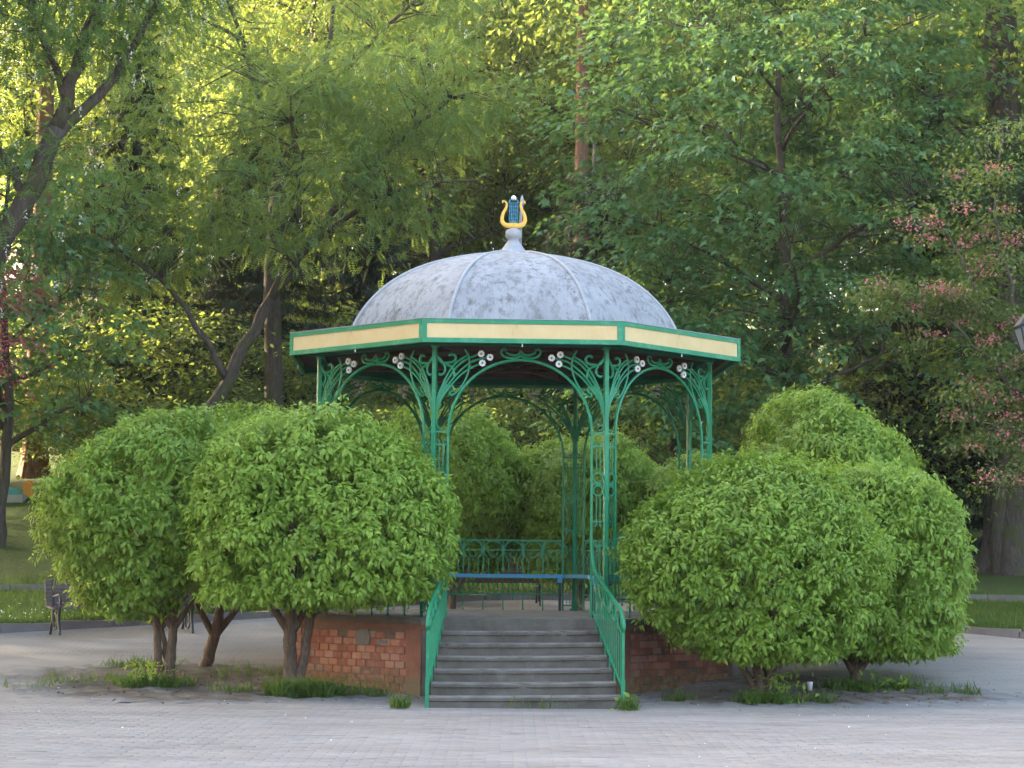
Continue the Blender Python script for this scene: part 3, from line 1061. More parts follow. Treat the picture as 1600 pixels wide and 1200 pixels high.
rm = railing_mesh()
rb_ = MB()
rb_.tube([(.145 * math.cos(t), 0, .145 * math.sin(t)) for t in np.linspace(0, math.pi, 13)], .0135, 4)
rb_.tube([(.062 * math.cos(t), 0, -.045 + .075 * math.sin(t)) for t in np.linspace(math.pi, 2 * math.pi, 9)], .011, 4)
ringme = rb_.mesh('railing_ring', M['green'])
hwid = RP * S22 - WING
for k in range(1, 8):
    ro = link('railing', rm, gz, (0, 0, 0), R(45 * k))
    ro.location = (apoP * math.sin(R(45 * k)), -apoP * math.cos(R(45 * k)), 0)
    for i in range(6):
        link('railing_ring', ringme, ro, (-hwid + (i + .5) * SP, 0, 2.008))

# blue seats along the railings
for k in range(1, 8):
    ro_, ri_ = RP - .10, RP - .52
    o_h, i_h = ro_ * S22 - .006, ri_ * S22 - .006
    o_a, i_a = ro_ * C22, ri_ * C22
    b = MB()
    b.prism([(-o_h, -o_a), (o_h, -o_a), (i_h, -i_a), (-i_h, -i_a)], 1.565, 1.62)
    so = b.build('seat', M['blue'], gz, rz=R(45 * k))
    b = MB()
    b.box(-i_h + .02, -i_h + .10, -i_a - .33, -i_a - .02, 1.49, 1.5645)
    b.build('seat_bracket', M['blue'], so)
    b = MB(); b.box(-i_h + .04, -i_h + .08, -i_a - .07, -i_a - .03, FZ, 1.4895)
    b.build('seat_leg', M['iron'], so)

# ring beam, ceiling, roof skirt
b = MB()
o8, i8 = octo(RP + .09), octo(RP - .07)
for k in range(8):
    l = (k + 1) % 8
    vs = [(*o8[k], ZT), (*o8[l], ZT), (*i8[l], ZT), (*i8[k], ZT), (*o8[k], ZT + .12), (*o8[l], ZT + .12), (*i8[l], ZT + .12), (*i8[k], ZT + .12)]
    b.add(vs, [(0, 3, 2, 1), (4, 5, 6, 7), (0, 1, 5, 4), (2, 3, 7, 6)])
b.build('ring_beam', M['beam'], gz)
b = MB(); b.prism(octo(RE - .07), ZT + .10, ZT + .16)
b.build('ceiling', M['soffit'], gz)
for k in range(8):
    a = R(-112.5 + 45 * k)
    b = MB(); b.box(.25, RP - .1, -.04, .04, ZT + .005, ZT + .0995)
    b.build('rafter', M['soffit'], gz, rz=a)
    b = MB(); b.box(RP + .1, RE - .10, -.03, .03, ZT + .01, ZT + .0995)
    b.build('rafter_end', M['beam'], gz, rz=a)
b = MB()
for rr in (1.15, 2.1):
    p = octo(rr); q = octo(rr - .06)
    for k in range(8):
        l = (k + 1) % 8
        b.add([(*p[k], ZT + .03), (*p[l], ZT + .03), (*q[l], ZT + .03), (*q[k], ZT + .03), (*p[k], ZT + .099), (*p[l], ZT + .099), (*q[l], ZT + .099), (*q[k], ZT + .099)],
              [(0, 3, 2, 1), (0, 1, 5, 4), (2, 3, 7, 6)])
b.build('purlin', M['soffit'], gz)
Z0, Z1 = 4.651, 4.962
eh, ea = RE * S22, RE * C22
for k in range(8):
    b = MB()
    t_, fr = .045, .055
    # frame: bottom, top, ends as mitred bars (outer face at ea)
    ih, ia = (RE - .06) * S22, (RE - .06) * C22
    for z0, z1 in ((Z0, Z0 + .062), (Z1 - .055, Z1)):
        b.prism([(-eh, -ea), (eh, -ea), (ih, -ia), (-ih, -ia)], z0, z1)
    for s_ in (-1, 1):
        x0, x1 = (eh - .062, eh) if s_ > 0 else (-eh, -eh + .062)
        poly = [(x0, -ea), (x1, -ea), (s_ * ih if s_ > 0 else x0 + (.0), -ia), (x0 if s_ > 0 else s_ * ih, -ia)] if s_ > 0 else [(x0, -ea), (x1, -ea), (x1, -ia), (-ih, -ia)]
        b.prism(poly, Z0 + .0622, Z1 - .0552)
    fo = b.build('fascia', M['green_light'], gz, rz=R(45 * k))
    b = MB(); b.box(-eh + .0625, eh - .0625, -ea + .012, -ea + .030, Z0 + .0625, Z1 - .0555)
    b.build('fascia_panel', M['cream'], fo)
    b = MB(); b.tube([(0, -ea + .03, Z0 - .045), (0, -ea + .03, Z0)], .008, 5)
    b.build('drip_hook', M['white_paint'], fo)
b = MB()
o8, i8 = octo(RE + .006), octo(2.5)
for k in range(8):
    l = (k + 1) % 8
    b.add([(*o8[k], Z1 + .003), (*o8[l], Z1 + .003), (*i8[l], Z1 + .07), (*i8[k], Z1 + .07), (*o8[k], Z1 + .012), (*o8[l], Z1 + .012), (*i8[l], Z1 + .09), (*i8[k], Z1 + .09)],
          [(0, 1, 5, 4), (4, 5, 6, 7), (0, 3, 2, 1)])
b.build('eave_roof', M['dome_seam'], gz)

# dome -------------------------------------------------------------------
prof = [(2.78, 4.985), (2.74, 5.10), (2.66, 5.25), (2.54, 5.41), (2.38, 5.58), (2.18, 5.745), (1.93, 5.90), (1.64, 6.035), (1.32, 6.145), (1.00, 6.225), (.70, 6.285), (.42, 6.325), (.20, 6.345)]
prof = [(p.x, p.y) for p in smooth_path([(r * .915, z, 0) for r, z in prof], 2)]
dm = empty('dome'); dm.parent = gz
db = np.random.default_rng(9)
for k in range(8):
    b = MB(); nx = 14
    a0 = R(-112.5 + 45 * k); a1 = a0 + R(45)
    for i, (r, z) in enumerate(prof):
        p0 = Vector((r * math.cos(a0), r * math.sin(a0), z)); p1 = Vector((r * math.cos(a1), r * math.sin(a1), z))
        for j in range(nx + 1):
            t = j / nx
            p = p0.lerp(p1, t)
            nrm = Vector((p.x, p.y, .8)).normalized()
            bulge = .04 * r / 2.5 * 4 * t * (1 - t) + (db.normal(0, .0035) if 0 < j < nx else 0)
            b.v.append(tuple(p + nrm * bulge))
    for i in range(len(prof) - 1):
        for j in range(nx):
            q = i * (nx + 1) + j
            b.f.append((q, q + 1, q + nx + 2, q + nx + 1))
    b.build('dome_panel', M['dome'], dm, True)
    b = MB()
    b.tube([(r * math.cos(a0), r * math.sin(a0), z + .004) for r, z in prof], .026, 6)
    b.build('dome_seam', M['dome_seam'], dm, True)
# finial
b = MB()
b.lathe([(.30, 6.315), (.23, 6.36), (.165, 6.43), (.12, 6.50), (.095, 6.53), (.085, 6.55), (.085, 6.575), (.115, 6.60), (.122, 6.645), (.115, 6.69), (.085, 6.725), (.03, 6.745)], 18)
fin = b.build('finial', M['dome_seam'], gz, True)
fin.rotation_euler = (0, 0, 0)
# lyre
b = MB()
zL = 0.0
outer = []
for s_ in (1, -1):
    pts = [(0, zL + .06), (.09, zL + .055), (.17, zL + .085), (.205, zL + .16), (.185, zL + .27), (.135, zL + .37), (.125, zL + .45), (.165, zL + .50)]
    P = smooth_path([(s_ * x, 0, z) for x, z in pts], 5)
    m_ = len(P)
    b.tube(P, [.054 - .040 * (i / (m_ - 1)) for i in range(m_)], 8, flat=.38)
    b.tube(smooth_path([(s_ * .165, 0, zL + .50), (s_ * .195, 0, zL + .49), (s_ * .195, 0, zL + .455)], 4), .016, 6)
ly = b.build('lyre', M['gold'], fin, True); ly.location.z = 6.735; ly.scale = (.84, .84, .84)
b = MB()
for i in range(5):
    x = -.068 + .034 * i
    b.tube([(x, 0, zL + .11), (x, 0, zL + .47)], .008, 5)
for z in (.12, .19, .26, .33, .40, .465):
    b.tube([(-.085, 0, zL + z), (.085, 0, zL + z)], .010, 5)
b.tube(smooth_path([(-.085, 0, zL + .465), (-.06, 0, zL + .52), (0, 0, zL + .55), (.06, 0, zL + .52), (.085, 0, zL + .465)], 4), .012, 5)
o = b.build('lyre_strings', M['teal_metal'], fin); o.location.z = 6.735; o.scale = (.84, .84, .84)
b = MB(); b.lathe([(.045, zL + .52), (.05, zL + .55), (.038, zL + .58), (.012, zL + .60)], 10)
o = b.build('lyre_knob', M['white_paint'], fin, True); o.location.z = 6.735; o.scale = (.84, .84, .84)
b = MB()
b.tube([(.105, .12, 6.30), (.11, .12, 6.9), (.125, .12, 7.12)], .024, 7)
b.tube([(.125, .12, 7.11), (.126, .12, 7.14), (.128, .12, 7.21), (.13, .12, 7.27)], [.03, .036, .028, .004], 7)
b.build('lightning_rod', M['dome_seam'], gz, True)

# stair railings ---------------------------------------------------------
for s_ in (-1, 1):
    b = MB()
    xt, xb = s_ * (RP * S22 - WING), s_ * 1.20
    yt, yb = -apoP, YB - .02
    lerp = lambda t: (xt + (xb - xt) * t, yt + (yb - yt) * t)
    def Pt(t, z): x, y = lerp(t); return (x, y, z)
    H0, H1 = 1.70, 1.13
    top = smooth_path([Pt(0, 2.10), Pt(.025, 1.95), Pt(.07, 1.78), Pt(.13, H0 - .03), Pt(.5, (H0 + H1) / 2 + .02), Pt(.86, H1 + .09), Pt(.95, H1 + .0), Pt(.995, H1 - .13), Pt(.97, H1 - .19)], 4)
    b.tube(top, .024, 6)
    zt = lambda t: H0 - .02 + (H1 - .02 - H0) * (t - .1) / .9
    zl = lambda t: FZ + .10 + (0.20 - FZ - .10) * (t - .05) / .95
    b.tube([Pt(.06, zl(.06)), Pt(.97, zl(.97))], .017, 4)
    b.tube([Pt(.09, zt(.09) - .22), Pt(.97, zt(.97) - .22)], .014, 4)
    b.tube([Pt(.97, 0.0), Pt(.97, H1 - .02)], .026, 4)
    b.tube([Pt(.97, 0.0), Pt(.97, .36)], .034, 4)
    for i in range(17):
        t = .09 + .86 * i / 16
        b.tube([Pt(t, zl(t) - .02), Pt(t, zt(t) - .22)], .0085, 4)
        if i % 3 == 0:
            b.tube([Pt(t, zt(t) - .22), Pt(t, zt(t))], .010, 4)
    for i in range(6):
        t = .16 + .14 * i
        zc = zt(t) - .115
        b.tube([Pt(t + .055 * math.cos(q), zc + .095 * math.sin(q) + (zt(t + .055 * math.cos(q)) - zt(t))) for q in np.linspace(0, 2 * math.pi, 15)[:-1]], .0095, 4, closed=True)
    for i in range(1, 6):                      # feet fixed to the step ends
        t = (i * TREAD + .06) / (abs(yb - yt))
        b.tube([Pt(t, FZ - RISE * i - .12), Pt(t, zl(t))], .013, 4)
    b.build('stair_railing', M['green'], gz)

# ------------------------------------------------------------------ clipped trees round the bandstand
TWIG = {}


def clipped(label, crown_me, centre, foot, stems, scale=(1, 1, 1), rz=0.0, group='clipped round trees around the bandstand'):
    x0, y0 = foot
    z0 = float(height(x0, y0))
    root = empty('clipped_tree', (x0, y0, z0))
    tag(root, label, 'tree', group)
    cr = link('crown', crown_me, root, (centre[0] - x0, centre[1] - y0, centre[2] - z0), rz)
    cr.scale = scale
    q = random.Random(int(abs(x0 * 100 + y0 * 10)))
    for (dx, dy, r, lean, fork) in stems:
        b = MB()
        top = Vector((centre[0] - x0 + lean[0], centre[1] - y0 + lean[1], centre[2] - z0 - .2))
        bot = Vector((dx, dy, -.12))
        mid = bot.lerp(top, .5) + Vector((q.uniform(-.06, .06), q.uniform(-.05, .05), 0))
        P = smooth_path([bot, bot + Vector((0, 0, .14)), bot.lerp(mid, .6), mid, top], 5)
        P = [p + Vector((q.gauss(0, .008), q.gauss(0, .008), 0)) for p in P]
        m_ = len(P)
        rs = [r * (1.45 if i == 0 else 1.25 if i < 3 else 1.0) * (1 - .45 * i / m_) * q.uniform(.93, 1.07) for i in range(m_)]
        b.tube(P, rs, 9)
        k0 = int(m_ * fork)
        for s_ in (-1, 1):
            e_ = P[k0] + Vector((s_ * q.uniform(.35, .6), q.uniform(-.4, .3), .75))
            b.tube(smooth_path([P[k0 - 1], P[k0].lerp(e_, .4) + Vector((s_ * .06, 0, -.02)), e_], 4), [rs[k0] * .8 * (1 - .07 * i) for i in range(9)], 7)
        b.build('stem', M['bark_bush'], root, True)
    return root


cB = mesh_np('crown', *bush_crown(21, (1.66, 1.30, 1.36), 2700, power=2.6, taper=.05), M['bush'])
cA = mesh_np('crown', *bush_crown(22, (1.55, 1.30, 1.36), 2300, power=2.1, taper=.34, flat_bottom=.9), M['bush'])
cD = mesh_np('crown', *bush_crown(23, (1.62, 1.26, 1.32), 2500, power=2.25, taper=.18, flat_bottom=.92), M['bush'])
clipped('wide clipped tree covering the left stair-side corner, forked trunk against the brick wall', cB, (-2.58, -3.15, 2.50), (-2.88, -2.60),
        [(0, 0, .115, (-.28, .2), .62), (.09, .03, .085, (-.02, .1), .75)])
clipped('clipped tree on paired slender stems in front of the slatted bench', cA, (-4.86, -2.2, 2.30), (-4.62, -1.95),
        [(0, 0, .085, (.32, 0), .7), (-.13, .06, .07, (-.05, .1), .7), (-.02, .16, .045, (.1, .1), .7)])
clipped('clipped tree on a single crooked leaning stem between its two neighbours', cA, (-3.92, -.9, 2.55), (-4.35, -.42),
        [(0, 0, .10, (.1, 0), .5)], (.86, .9, .98), R(70))
clipped('broad low clipped tree with weeds at its foot beside the stair rail', cD, (3.10, -3.5, 1.80), (3.25, -2.95),
        [(0, 0, .085, (0, 0), .35), (.12, .04, .06, (.3, 0), .5)], (.93, .95, .92))
clipped('clipped tree with one straight dark stem, half behind the broad low one', cB, (4.88, -1.25, 1.90), (4.74, -1.7),
        [(0, 0, .085, (0, 0), .42)], (.93, 1.05, 1.06), R(165))
clipped('tall clipped tree whose pale top rises behind the other two beside the lamp', cD, (4.85, 1.3, 2.78), (4.7, 1.3),
        [(0, 0, .085, (0, 0), .45)], (1.0, 1.0, 1.10), R(100))
clipped('dark clipped tree seen between the columns behind the railing, left of the narrow one', cA, (-1.0, 5.2, 2.95), (-1.0, 5.2),
        [(0, 0, .08, (0, 0), .5)], (.98, 1.0, 1.05), R(200))
clipped('clipped tree seen behind the ringed back column of the bandstand', cB, (1.35, 5.3, 2.80), (1.2, 5.3),
        [(0, 0, .08, (0, 0), .5)], (.82, 1.0, .98), R(20))
clipped('small clipped tree seen low between the right rear columns', cA, (3.1, 4.6, 2.40), (3.1, 4.6),
        [(0, 0, .08, (0, 0), .5)], (.75, .9, .85), R(310))

# ------------------------------------------------------------------ benches
def make_bench(label, loc, rz):
    root = empty('park_bench', loc, rz)
    tag(root, label, 'bench')
    L = 1.2
    for i in range(7):                          # back slats
        z = 0.47 + i * .062; yb = .22 + i * .018
        b = MB(); b.box(-L, L, yb - .012, yb + .012, z - .026, z + .026)
        b.build('back_slat', M['slat'], root)
    for i in range(5):
        y = -.20 + i * .085
        b = MB(); b.box(-L, L, y - .036, y + .036, .415 + .004 * i, .438 + .004 * i)
        b.build('seat_slat', M['slat'], root)
    for s_ in (-1, 1):
        x = s_ * 1.08
        b = MB()
        b.tube(smooth_path([(x, -.28, 0), (x, -.24, .14), (x, -.19, .28), (x, -.22, .40)], 4), .022, 6)
        b.tube(smooth_path([(x, .36, 0), (x, .27, .16), (x, .20, .32), (x, .21, .46), (x, .28, .68), (x, .34, .88)], 4), .022, 6)
        b.tube([(x, -.24, .405), (x, .22, .405)], .02, 6)
        b.tube([(x, .03 + .13 * math.cos(t), .22 + .13 * math.sin(t)) for t in np.linspace(0, 2 * math.pi, 17)[:-1]], .016, 6, closed=True)
        b.tube(smooth_path([(x, -.24, .41), (x, -.27, .55), (x, -.18, .63), (x, .0, .62), (x, .24, .60)], 4), .02, 6)
        b.build('iron_end', M['iron'], root)
    return root


def on_ground(x, y): return (x, y, float(height(x, y)))


make_bench('dark slatted bench with iron ends by the kerb behind the paired-stem clipped tree', on_ground(-6.22, 2.95), R(26))
make_bench('dark slatted bench glimpsed through the railing behind the bandstand', on_ground(-.55, 7.4), R(6))

# ------------------------------------------------------------------ lamp at the right edge
def make_lamp(loc):
    root = empty('street_lamp', loc)
    tag(root, 'old lantern street lamp beside the pink-flowering tree', 'street lamp')
    b = MB()
    b.lathe([(.14, 0), (.14, .12), (.09, .22), (.07, .9), (.055, 1.0), (.048, 3.9), (.07, 3.95), (.07, 4.02), (.04, 4.1)], 12)
    b.build('pole', M['iron'], root, True)
    b = MB()
    def frus(z0, r0, z1, r1):
        p = [(math.cos(R(45 + 90 * i)), math.sin(R(45 + 90 * i))) for i in range(4)]
        b.add([(x * r0, y * r0, z0) for x, y in p] + [(x * r1, y * r1, z1) for x, y in p],
              [(3, 2, 1, 0), (4, 5, 6, 7)] + [(i, (i + 1) % 4, 4 + (i + 1) % 4, 4 + i) for i in range(4)])
    frus(4.10, .06, 4.30, .07)
    frus(4.301, .15, 4.33, .17)
    frus(4.60, .275, 4.63, .29)
    frus(4.631, .29, 4.80, .12)
    frus(4.801, .10, 4.86, .09)
    frus(4.861, .06, 4.93, .01)
    for i in range(4):
        a = R(45 + 90 * i)
        b.tube([(.17 * math.cos(a), .17 * math.sin(a), 4.32), (.275 * math.cos(a), .275 * math.sin(a), 4.61)], .014, 4)
    b.build('lantern_frame', M['iron'], root)
    gl = NT('milky_glass')
    gm = gl.done(gl.principled((.13, .145, .17), 0.3, 0.5))
    for i in range(4):
        a0, a1 = R(45 + 90 * i), R(135 + 90 * i)
        b = MB()
        f_ = lambda r, a, z: (r * math.cos(a), r * math.sin(a), z)
        b.add([f_(.165, a0, 4.331), f_(.165, a1, 4.331), f_(.268, a1, 4.599), f_(.268, a0, 4.599), f_(.155, a0, 4.331), f_(.155, a1, 4.331), f_(.258, a1, 4.599), f_(.258, a0, 4.599)],
              [(0, 1, 2, 3), (7, 6, 5, 4), (0, 4, 5, 1), (1, 5, 6, 2), (2, 6, 7, 3), (3, 7, 4, 0)])
        b.build('lantern_pane', gm, root)
    return root
lx, ly_ = 7.0, -2.6
lamp = make_lamp(on_ground(lx, ly_)); lamp.scale = (1, 1, 1.07)

# ------------------------------------------------------------------ trees
def robinia(seed, limbs, clusters, per, label, loc, bark=None, name='robinia_tree', size=.27, flowers=0, spread=(.42, .42, .22), group=None, mat=None):
    """limbs: list of (pts, r0, r1) in local coords; clusters: (n, centre, radii) blobs or explicit"""
    T = Tree(seed)
    for pts, r0, r1 in limbs: T.limb(pts, r0, r1, 9, 5, .02)
    g_ = T.g
    C = []
    for n, c, rad in clusters:
        d = unit(g_.normal(size=(n, 3))) * g_.uniform(.25, 1, (n, 1)) ** .5
        C.append(np.array(c) + d * np.array(rad))
    C = np.concatenate(C)
    T.twigs(C, .014)
    V, F = cluster_leaves(g_, C, per, spread, PINNATE, size, droop=.45, upn=1.0, jit=.35)
    extra = []
    if flowers:
        sel = C[g_.integers(0, len(C), flowers)] + g_.normal(0, .35, (flowers, 3)) - np.array([0, 0, .15])
        k = 9
        P = np.repeat(sel, k, 0)
        P[:, 2] -= np.tile(np.linspace(0, .17, k), flowers)
        P += g_.normal(0, .014, P.shape)
        n = len(P)
        extra.append(('blossom', scatter(*OVAL, P, unit(g_.normal(0, .6, (n, 3)) + np.array([0, 0, -.7])), unit(g_.normal(size=(n, 3))), g_.uniform(.035, .06, n)), M['whiteflower']))
    return finish_tree(name, loc, T.mb, bark or M['bark'], (V, F), mat or M['robinia'], label, 'tree', group, extra)


def leafy(seed, H, rc, zc, hc, ncl, per, tmpl, size, mat, label, loc, name, trunk_r=.28, spread=(.75, .75, .25), lean=(0, 0), nl=12, bark=None, group=None, droop=.3, shell=.4, tier=0.0, extra_c=None):
    """generic broadleaf tree"""
    T = Tree(seed); g_ = T.g
    top = Vector((lean[0], lean[1], H * .93))
    T.limb([(0, 0, -.4), (0, 0, .35), (lean[0] * .2 + .1, lean[1] * .2, H * .3), (lean[0] * .55 - .08, lean[1] * .5, H * .6), tuple(top)], trunk_r, trunk_r * .15, 10, 6, .03)
    for i in range(nl):
        t = (i + .5) / nl
        zb = zc - hc * .95 + 1.55 * hc * t * .8
        zb = max(zb, H * .16)
        a = i * 2.4 + g_.uniform(-.4, .4)
        rr = rc * math.sqrt(max(.12, 1 - ((zb + .2 * hc - zc) / (hc * 1.1)) ** 2)) * g_.uniform(.75, .95)
        bx, by = lean[0] * zb / H, lean[1] * zb / H
        tip = (bx + rr * math.cos(a), by + rr * math.sin(a), zb + g_.uniform(.15, .45) * rr)
        mid = (bx + rr * .5 * math.cos(a + .12), by + rr * .5 * math.sin(a + .12), zb + .16 * rr)
        r_ = trunk_r * (.42 - .26 * t)
        T.limb([(bx, by, zb - .25), mid, tip], r_, r_ * .22, 6, 5, .03)
    d = unit(g_.normal(size=(ncl, 3)))
    rad = shell + (1 - shell) * g_.random((ncl, 1)) ** .55
    lum = 1 + lumpy(d, seed, .2)[:, None]
    C = d * rad * lum * np.array([rc, rc, hc]) + np.array([lean[0] * .6, lean[1] * .6, zc])
    if tier: C[:, 2] = np.round(C[:, 2] / tier) * tier + g_.normal(0, .14, ncl)
    if extra_c is not None: C = np.concatenate([C, np.array(extra_c)])
    T.twigs(C, .016)
    outc = unit((C - np.array([0, 0, zc])) * np.array([1, 1, .2]))
    V, F = cluster_leaves(g_, C, per, spread, tmpl, size, droop=droop, outc=outc)
    return finish_tree(name, loc, T.mb, bark or M['bark'], (V, F), mat, label, 'tree', group)


def conifer(seed, H, rb, z0, label, loc, group=None):
    T = Tree(seed); g_ = T.g
    T.limb([(0, 0, -.3), (0, 0, H * .5), (0, 0, H)], .32, .03, 9, 4)
    parts = []
    z = z0; i = 0
    while z < H - .4:
        for _ in range(5):
            a = i * 2.4 + g_.uniform(-.3, .3); i += 1
            L = rb * (1 - (z - z0) / (H - z0)) ** .8 * g_.uniform(.75, 1.1) + .25
            ts = np.linspace(.12, 1, max(4, int(L * 6)))
            zz = z - .32 * L * ts + .14 * L * ts ** 3
            c = np.stack([np.cos(a) * L * ts, np.sin(a) * L * ts, zz], 1)
            T.mb.tube([tuple(p) for p in c[::2]], .02, 4) if len(c[::2]) > 1 else None
            n = 12
            P = np.repeat(c, n, 0)
            P = P + g_.normal(0, 1, P.shape) * np.array([.13, .13, .05])
            out = np.array([math.cos(a), math.sin(a), -.35])
            ax = unit(out + g_.normal(0, .55, P.shape) + np.array([0, 0, -.4]))
            parts.append(scatter(*NEEDLE, P, ax, unit(np.array([0, 0, 1.]) + g_.normal(0, .3, P.shape)), g_.uniform(.18, .34, len(P))))
        z += .42
    return finish_tree('conifer_tree', loc, T.mb, M['bark'], join(parts), M['conifer'], label, 'tree', group)


# robinia leaning in from the left edge
x0, y0 = -11.0, 3.6
z0 = float(height(x0, y0))
robinia(31, [([(0, 0, -.3), (.55, 0, 2.2), (1.9, -.1, 5.2), (2.9, -.2, 7.1), (3.35, -.2, 8.3)], .24, .16),
             ([(3.35, -.2, 8.3), (3.75, -.3, 9.6), (4.35, -.5, 11.2), (5.0, -.7, 13.0), (5.4, -.6, 15.5)], .13, .04),
             ([(3.2, -.2, 8.0), (3.95, .0, 8.9), (4.6, .1, 9.9), (5.1, .0, 11.2), (5.9, .2, 13.5)], .115, .03),
             ([(2.9, -.2, 7.1), (2.0, .6, 8.4), (.9, 1.0, 9.5)], .09, .02),
             ([(3.6, -.2, 8.6), (3.0, -.6, 10.2), (2.4, -1.2, 12.5)], .08, .02)],
        [(40, (3.2, 0, 12.6), (3.4, 2.6, 2.0)), (58, (2.7, -.5, 10.3), (3.0, 1.8, 1.2)), (12, (2.4, -.3, 10.9), (1.6, 1.4, .7)), (5, (3.55, -.5, 7.5), (.18, .2, .9)), (10, (2.2, -.6, 6.6), (1.6, .5, 1.6)), (16, (5.4, 0, 11.2), (1.2, 1.4, .7))],
        32, 'mossy leaning robinia with white flower clusters, forking beside the dark slatted bench', (x0, y0, z0), flowers=300)

# robinia left of the dome: leaning mossy trunk and a forked slender stem
x0, y0 = -7.6, 13.0
z0 = float(height(x0, y0))
robinia(32, [([(0, 0, -.3), (.7, 0, 1.8), (1.5, 0, 3.4), (2.4, .1, 5.2), (3.2, .2, 6.4), (4.4, .2, 8.0), (6.2, 0, 9.6)], .21, .05),
             ([(2.4, .1, 5.2), (3.0, -.3, 6.8), (2.8, -.5, 9.5)], .10, .03),
             ([(3.2, .2, 6.4), (5.0, -.6, 7.4), (6.8, -1.0, 7.6)], .08, .02),
             ([(1.5, 0, 3.4), (.4, -.6, 5.2), (-1.2, -1.0, 6.4)], .09, .02)],
        [(70, (2.6, -.6, 7.2), (4.0, 1.8, 1.5)), (46, (5.2, -.4, 9.6), (2.8, 1.8, 1.3)), (20, (-.6, -.8, 6.2), (1.8, 1.4, 1.0)), (26, (1.5, 0, 9.4), (3.0, 1.5, .8))],
        36, 'robinia with a leaning mossy trunk spreading tiers of leaves beside the dome', (x0, y0, z0), size=.30, flowers=50)
x0, y0 = -5.7, 17.5
z0 = float(height(x0, y0))
robinia(33, [([(0, 0, -.3), (.05, 0, 2.5), (-.05, 0, 5.2), (.05, 0, 7.2)], .24, .19),
             ([(.05, 0, 7.2), (-.1, 0, 8.8), (-.6, .1, 10.0), (-1.1, .1, 11.6), (-1.9, .2, 13.0)], .12, .03),
             ([(.05, 0, 7.2), (.5, 0, 8.6), (1.1, -.1, 10.0), (1.3, -.1, 11.6), (1.5, 0, 14.5)], .13, .03),
             ([(.85, 0, 9.5), (1.8, -.2, 10.4), (2.9, -.3, 11.6), (4.1, -.4, 12.4)], .08, .02),
             ([(-.9, 0, 11.0), (-2.0, -.3, 11.5), (-3.1, -.4, 11.4)], .05, .015),
             ([(.9, 0, 9.6), (2.2, .3, 10.0), (3.6, .3, 9.9)], .05, .015)],
        [(95, (.8, -.3, 11.8), (4.6, 2.2, 2.6)), (36, (2.6, -.5, 8.9), (3.0, 1.6, .9)), (30, (0, 0, 15.0), (4.5, 2.0, 1.4))],
        36, 'tall slender robinia whose stem forks into a wide vee above the leaning one', (x0, y0, z0), size=.30, flowers=60)

# maple right of the dome
x0, y0 = 5.6, 11.5
leafy(41, 17, 4.4, 9.8, 6.4, 470, 44, MAPLE, .205, M['maple'], 'large maple with broad lobed leaves in tiers on the lamp side of the dome', on_ground(x0, y0), 'maple_tree',
      trunk_r=.21, spread=(.55, .55, .12), nl=15, droop=.35, shell=.5, tier=.75)
leafy(42, 16, 3.6, 10.2, 5.6, 260, 42, MAPLE, .205, M['maple'], 'second maple rising behind the pink-flowering tree', on_ground(10.4, 13.2), 'maple_tree',
      trunk_r=.26, spread=(.55, .55, .12), nl=13, droop=.35, shell=.5, tier=.75)
leafy(43, 7.5, 2.2, 4.6, 2.6, 120, 34, MAPLE, .22, M['maple'], 'low young maple at the edge of the wood behind the right rear columns', on_ground(3.2, 10.5), 'maple_tree',
      trunk_r=.12, spread=(.5, .5, .12), nl=9, droop=.35, shell=.45, tier=.6)
leafy(44, 9, 3.0, 5.4, 3.4, 150, 34, MAPLE, .22, M['maple'], 'dark maple above the teal tarpaulin beside the leaning robinia', on_ground(-10.6, 12.0), 'maple_tree',
      trunk_r=.2, spread=(.5, .5, .14), nl=10, droop=.35, shell=.45, tier=.6)

leafy(45, 6.5, 2.0, 4.7, 1.7, 100, 34, MAPLE, .2, M['maple'], 'young maple drooping over the very thick old trunk', on_ground(11.2, 11.4), 'maple_tree',
      trunk_r=.09, spread=(.5, .5, .12), nl=9, droop=.35, shell=.3, tier=.5)
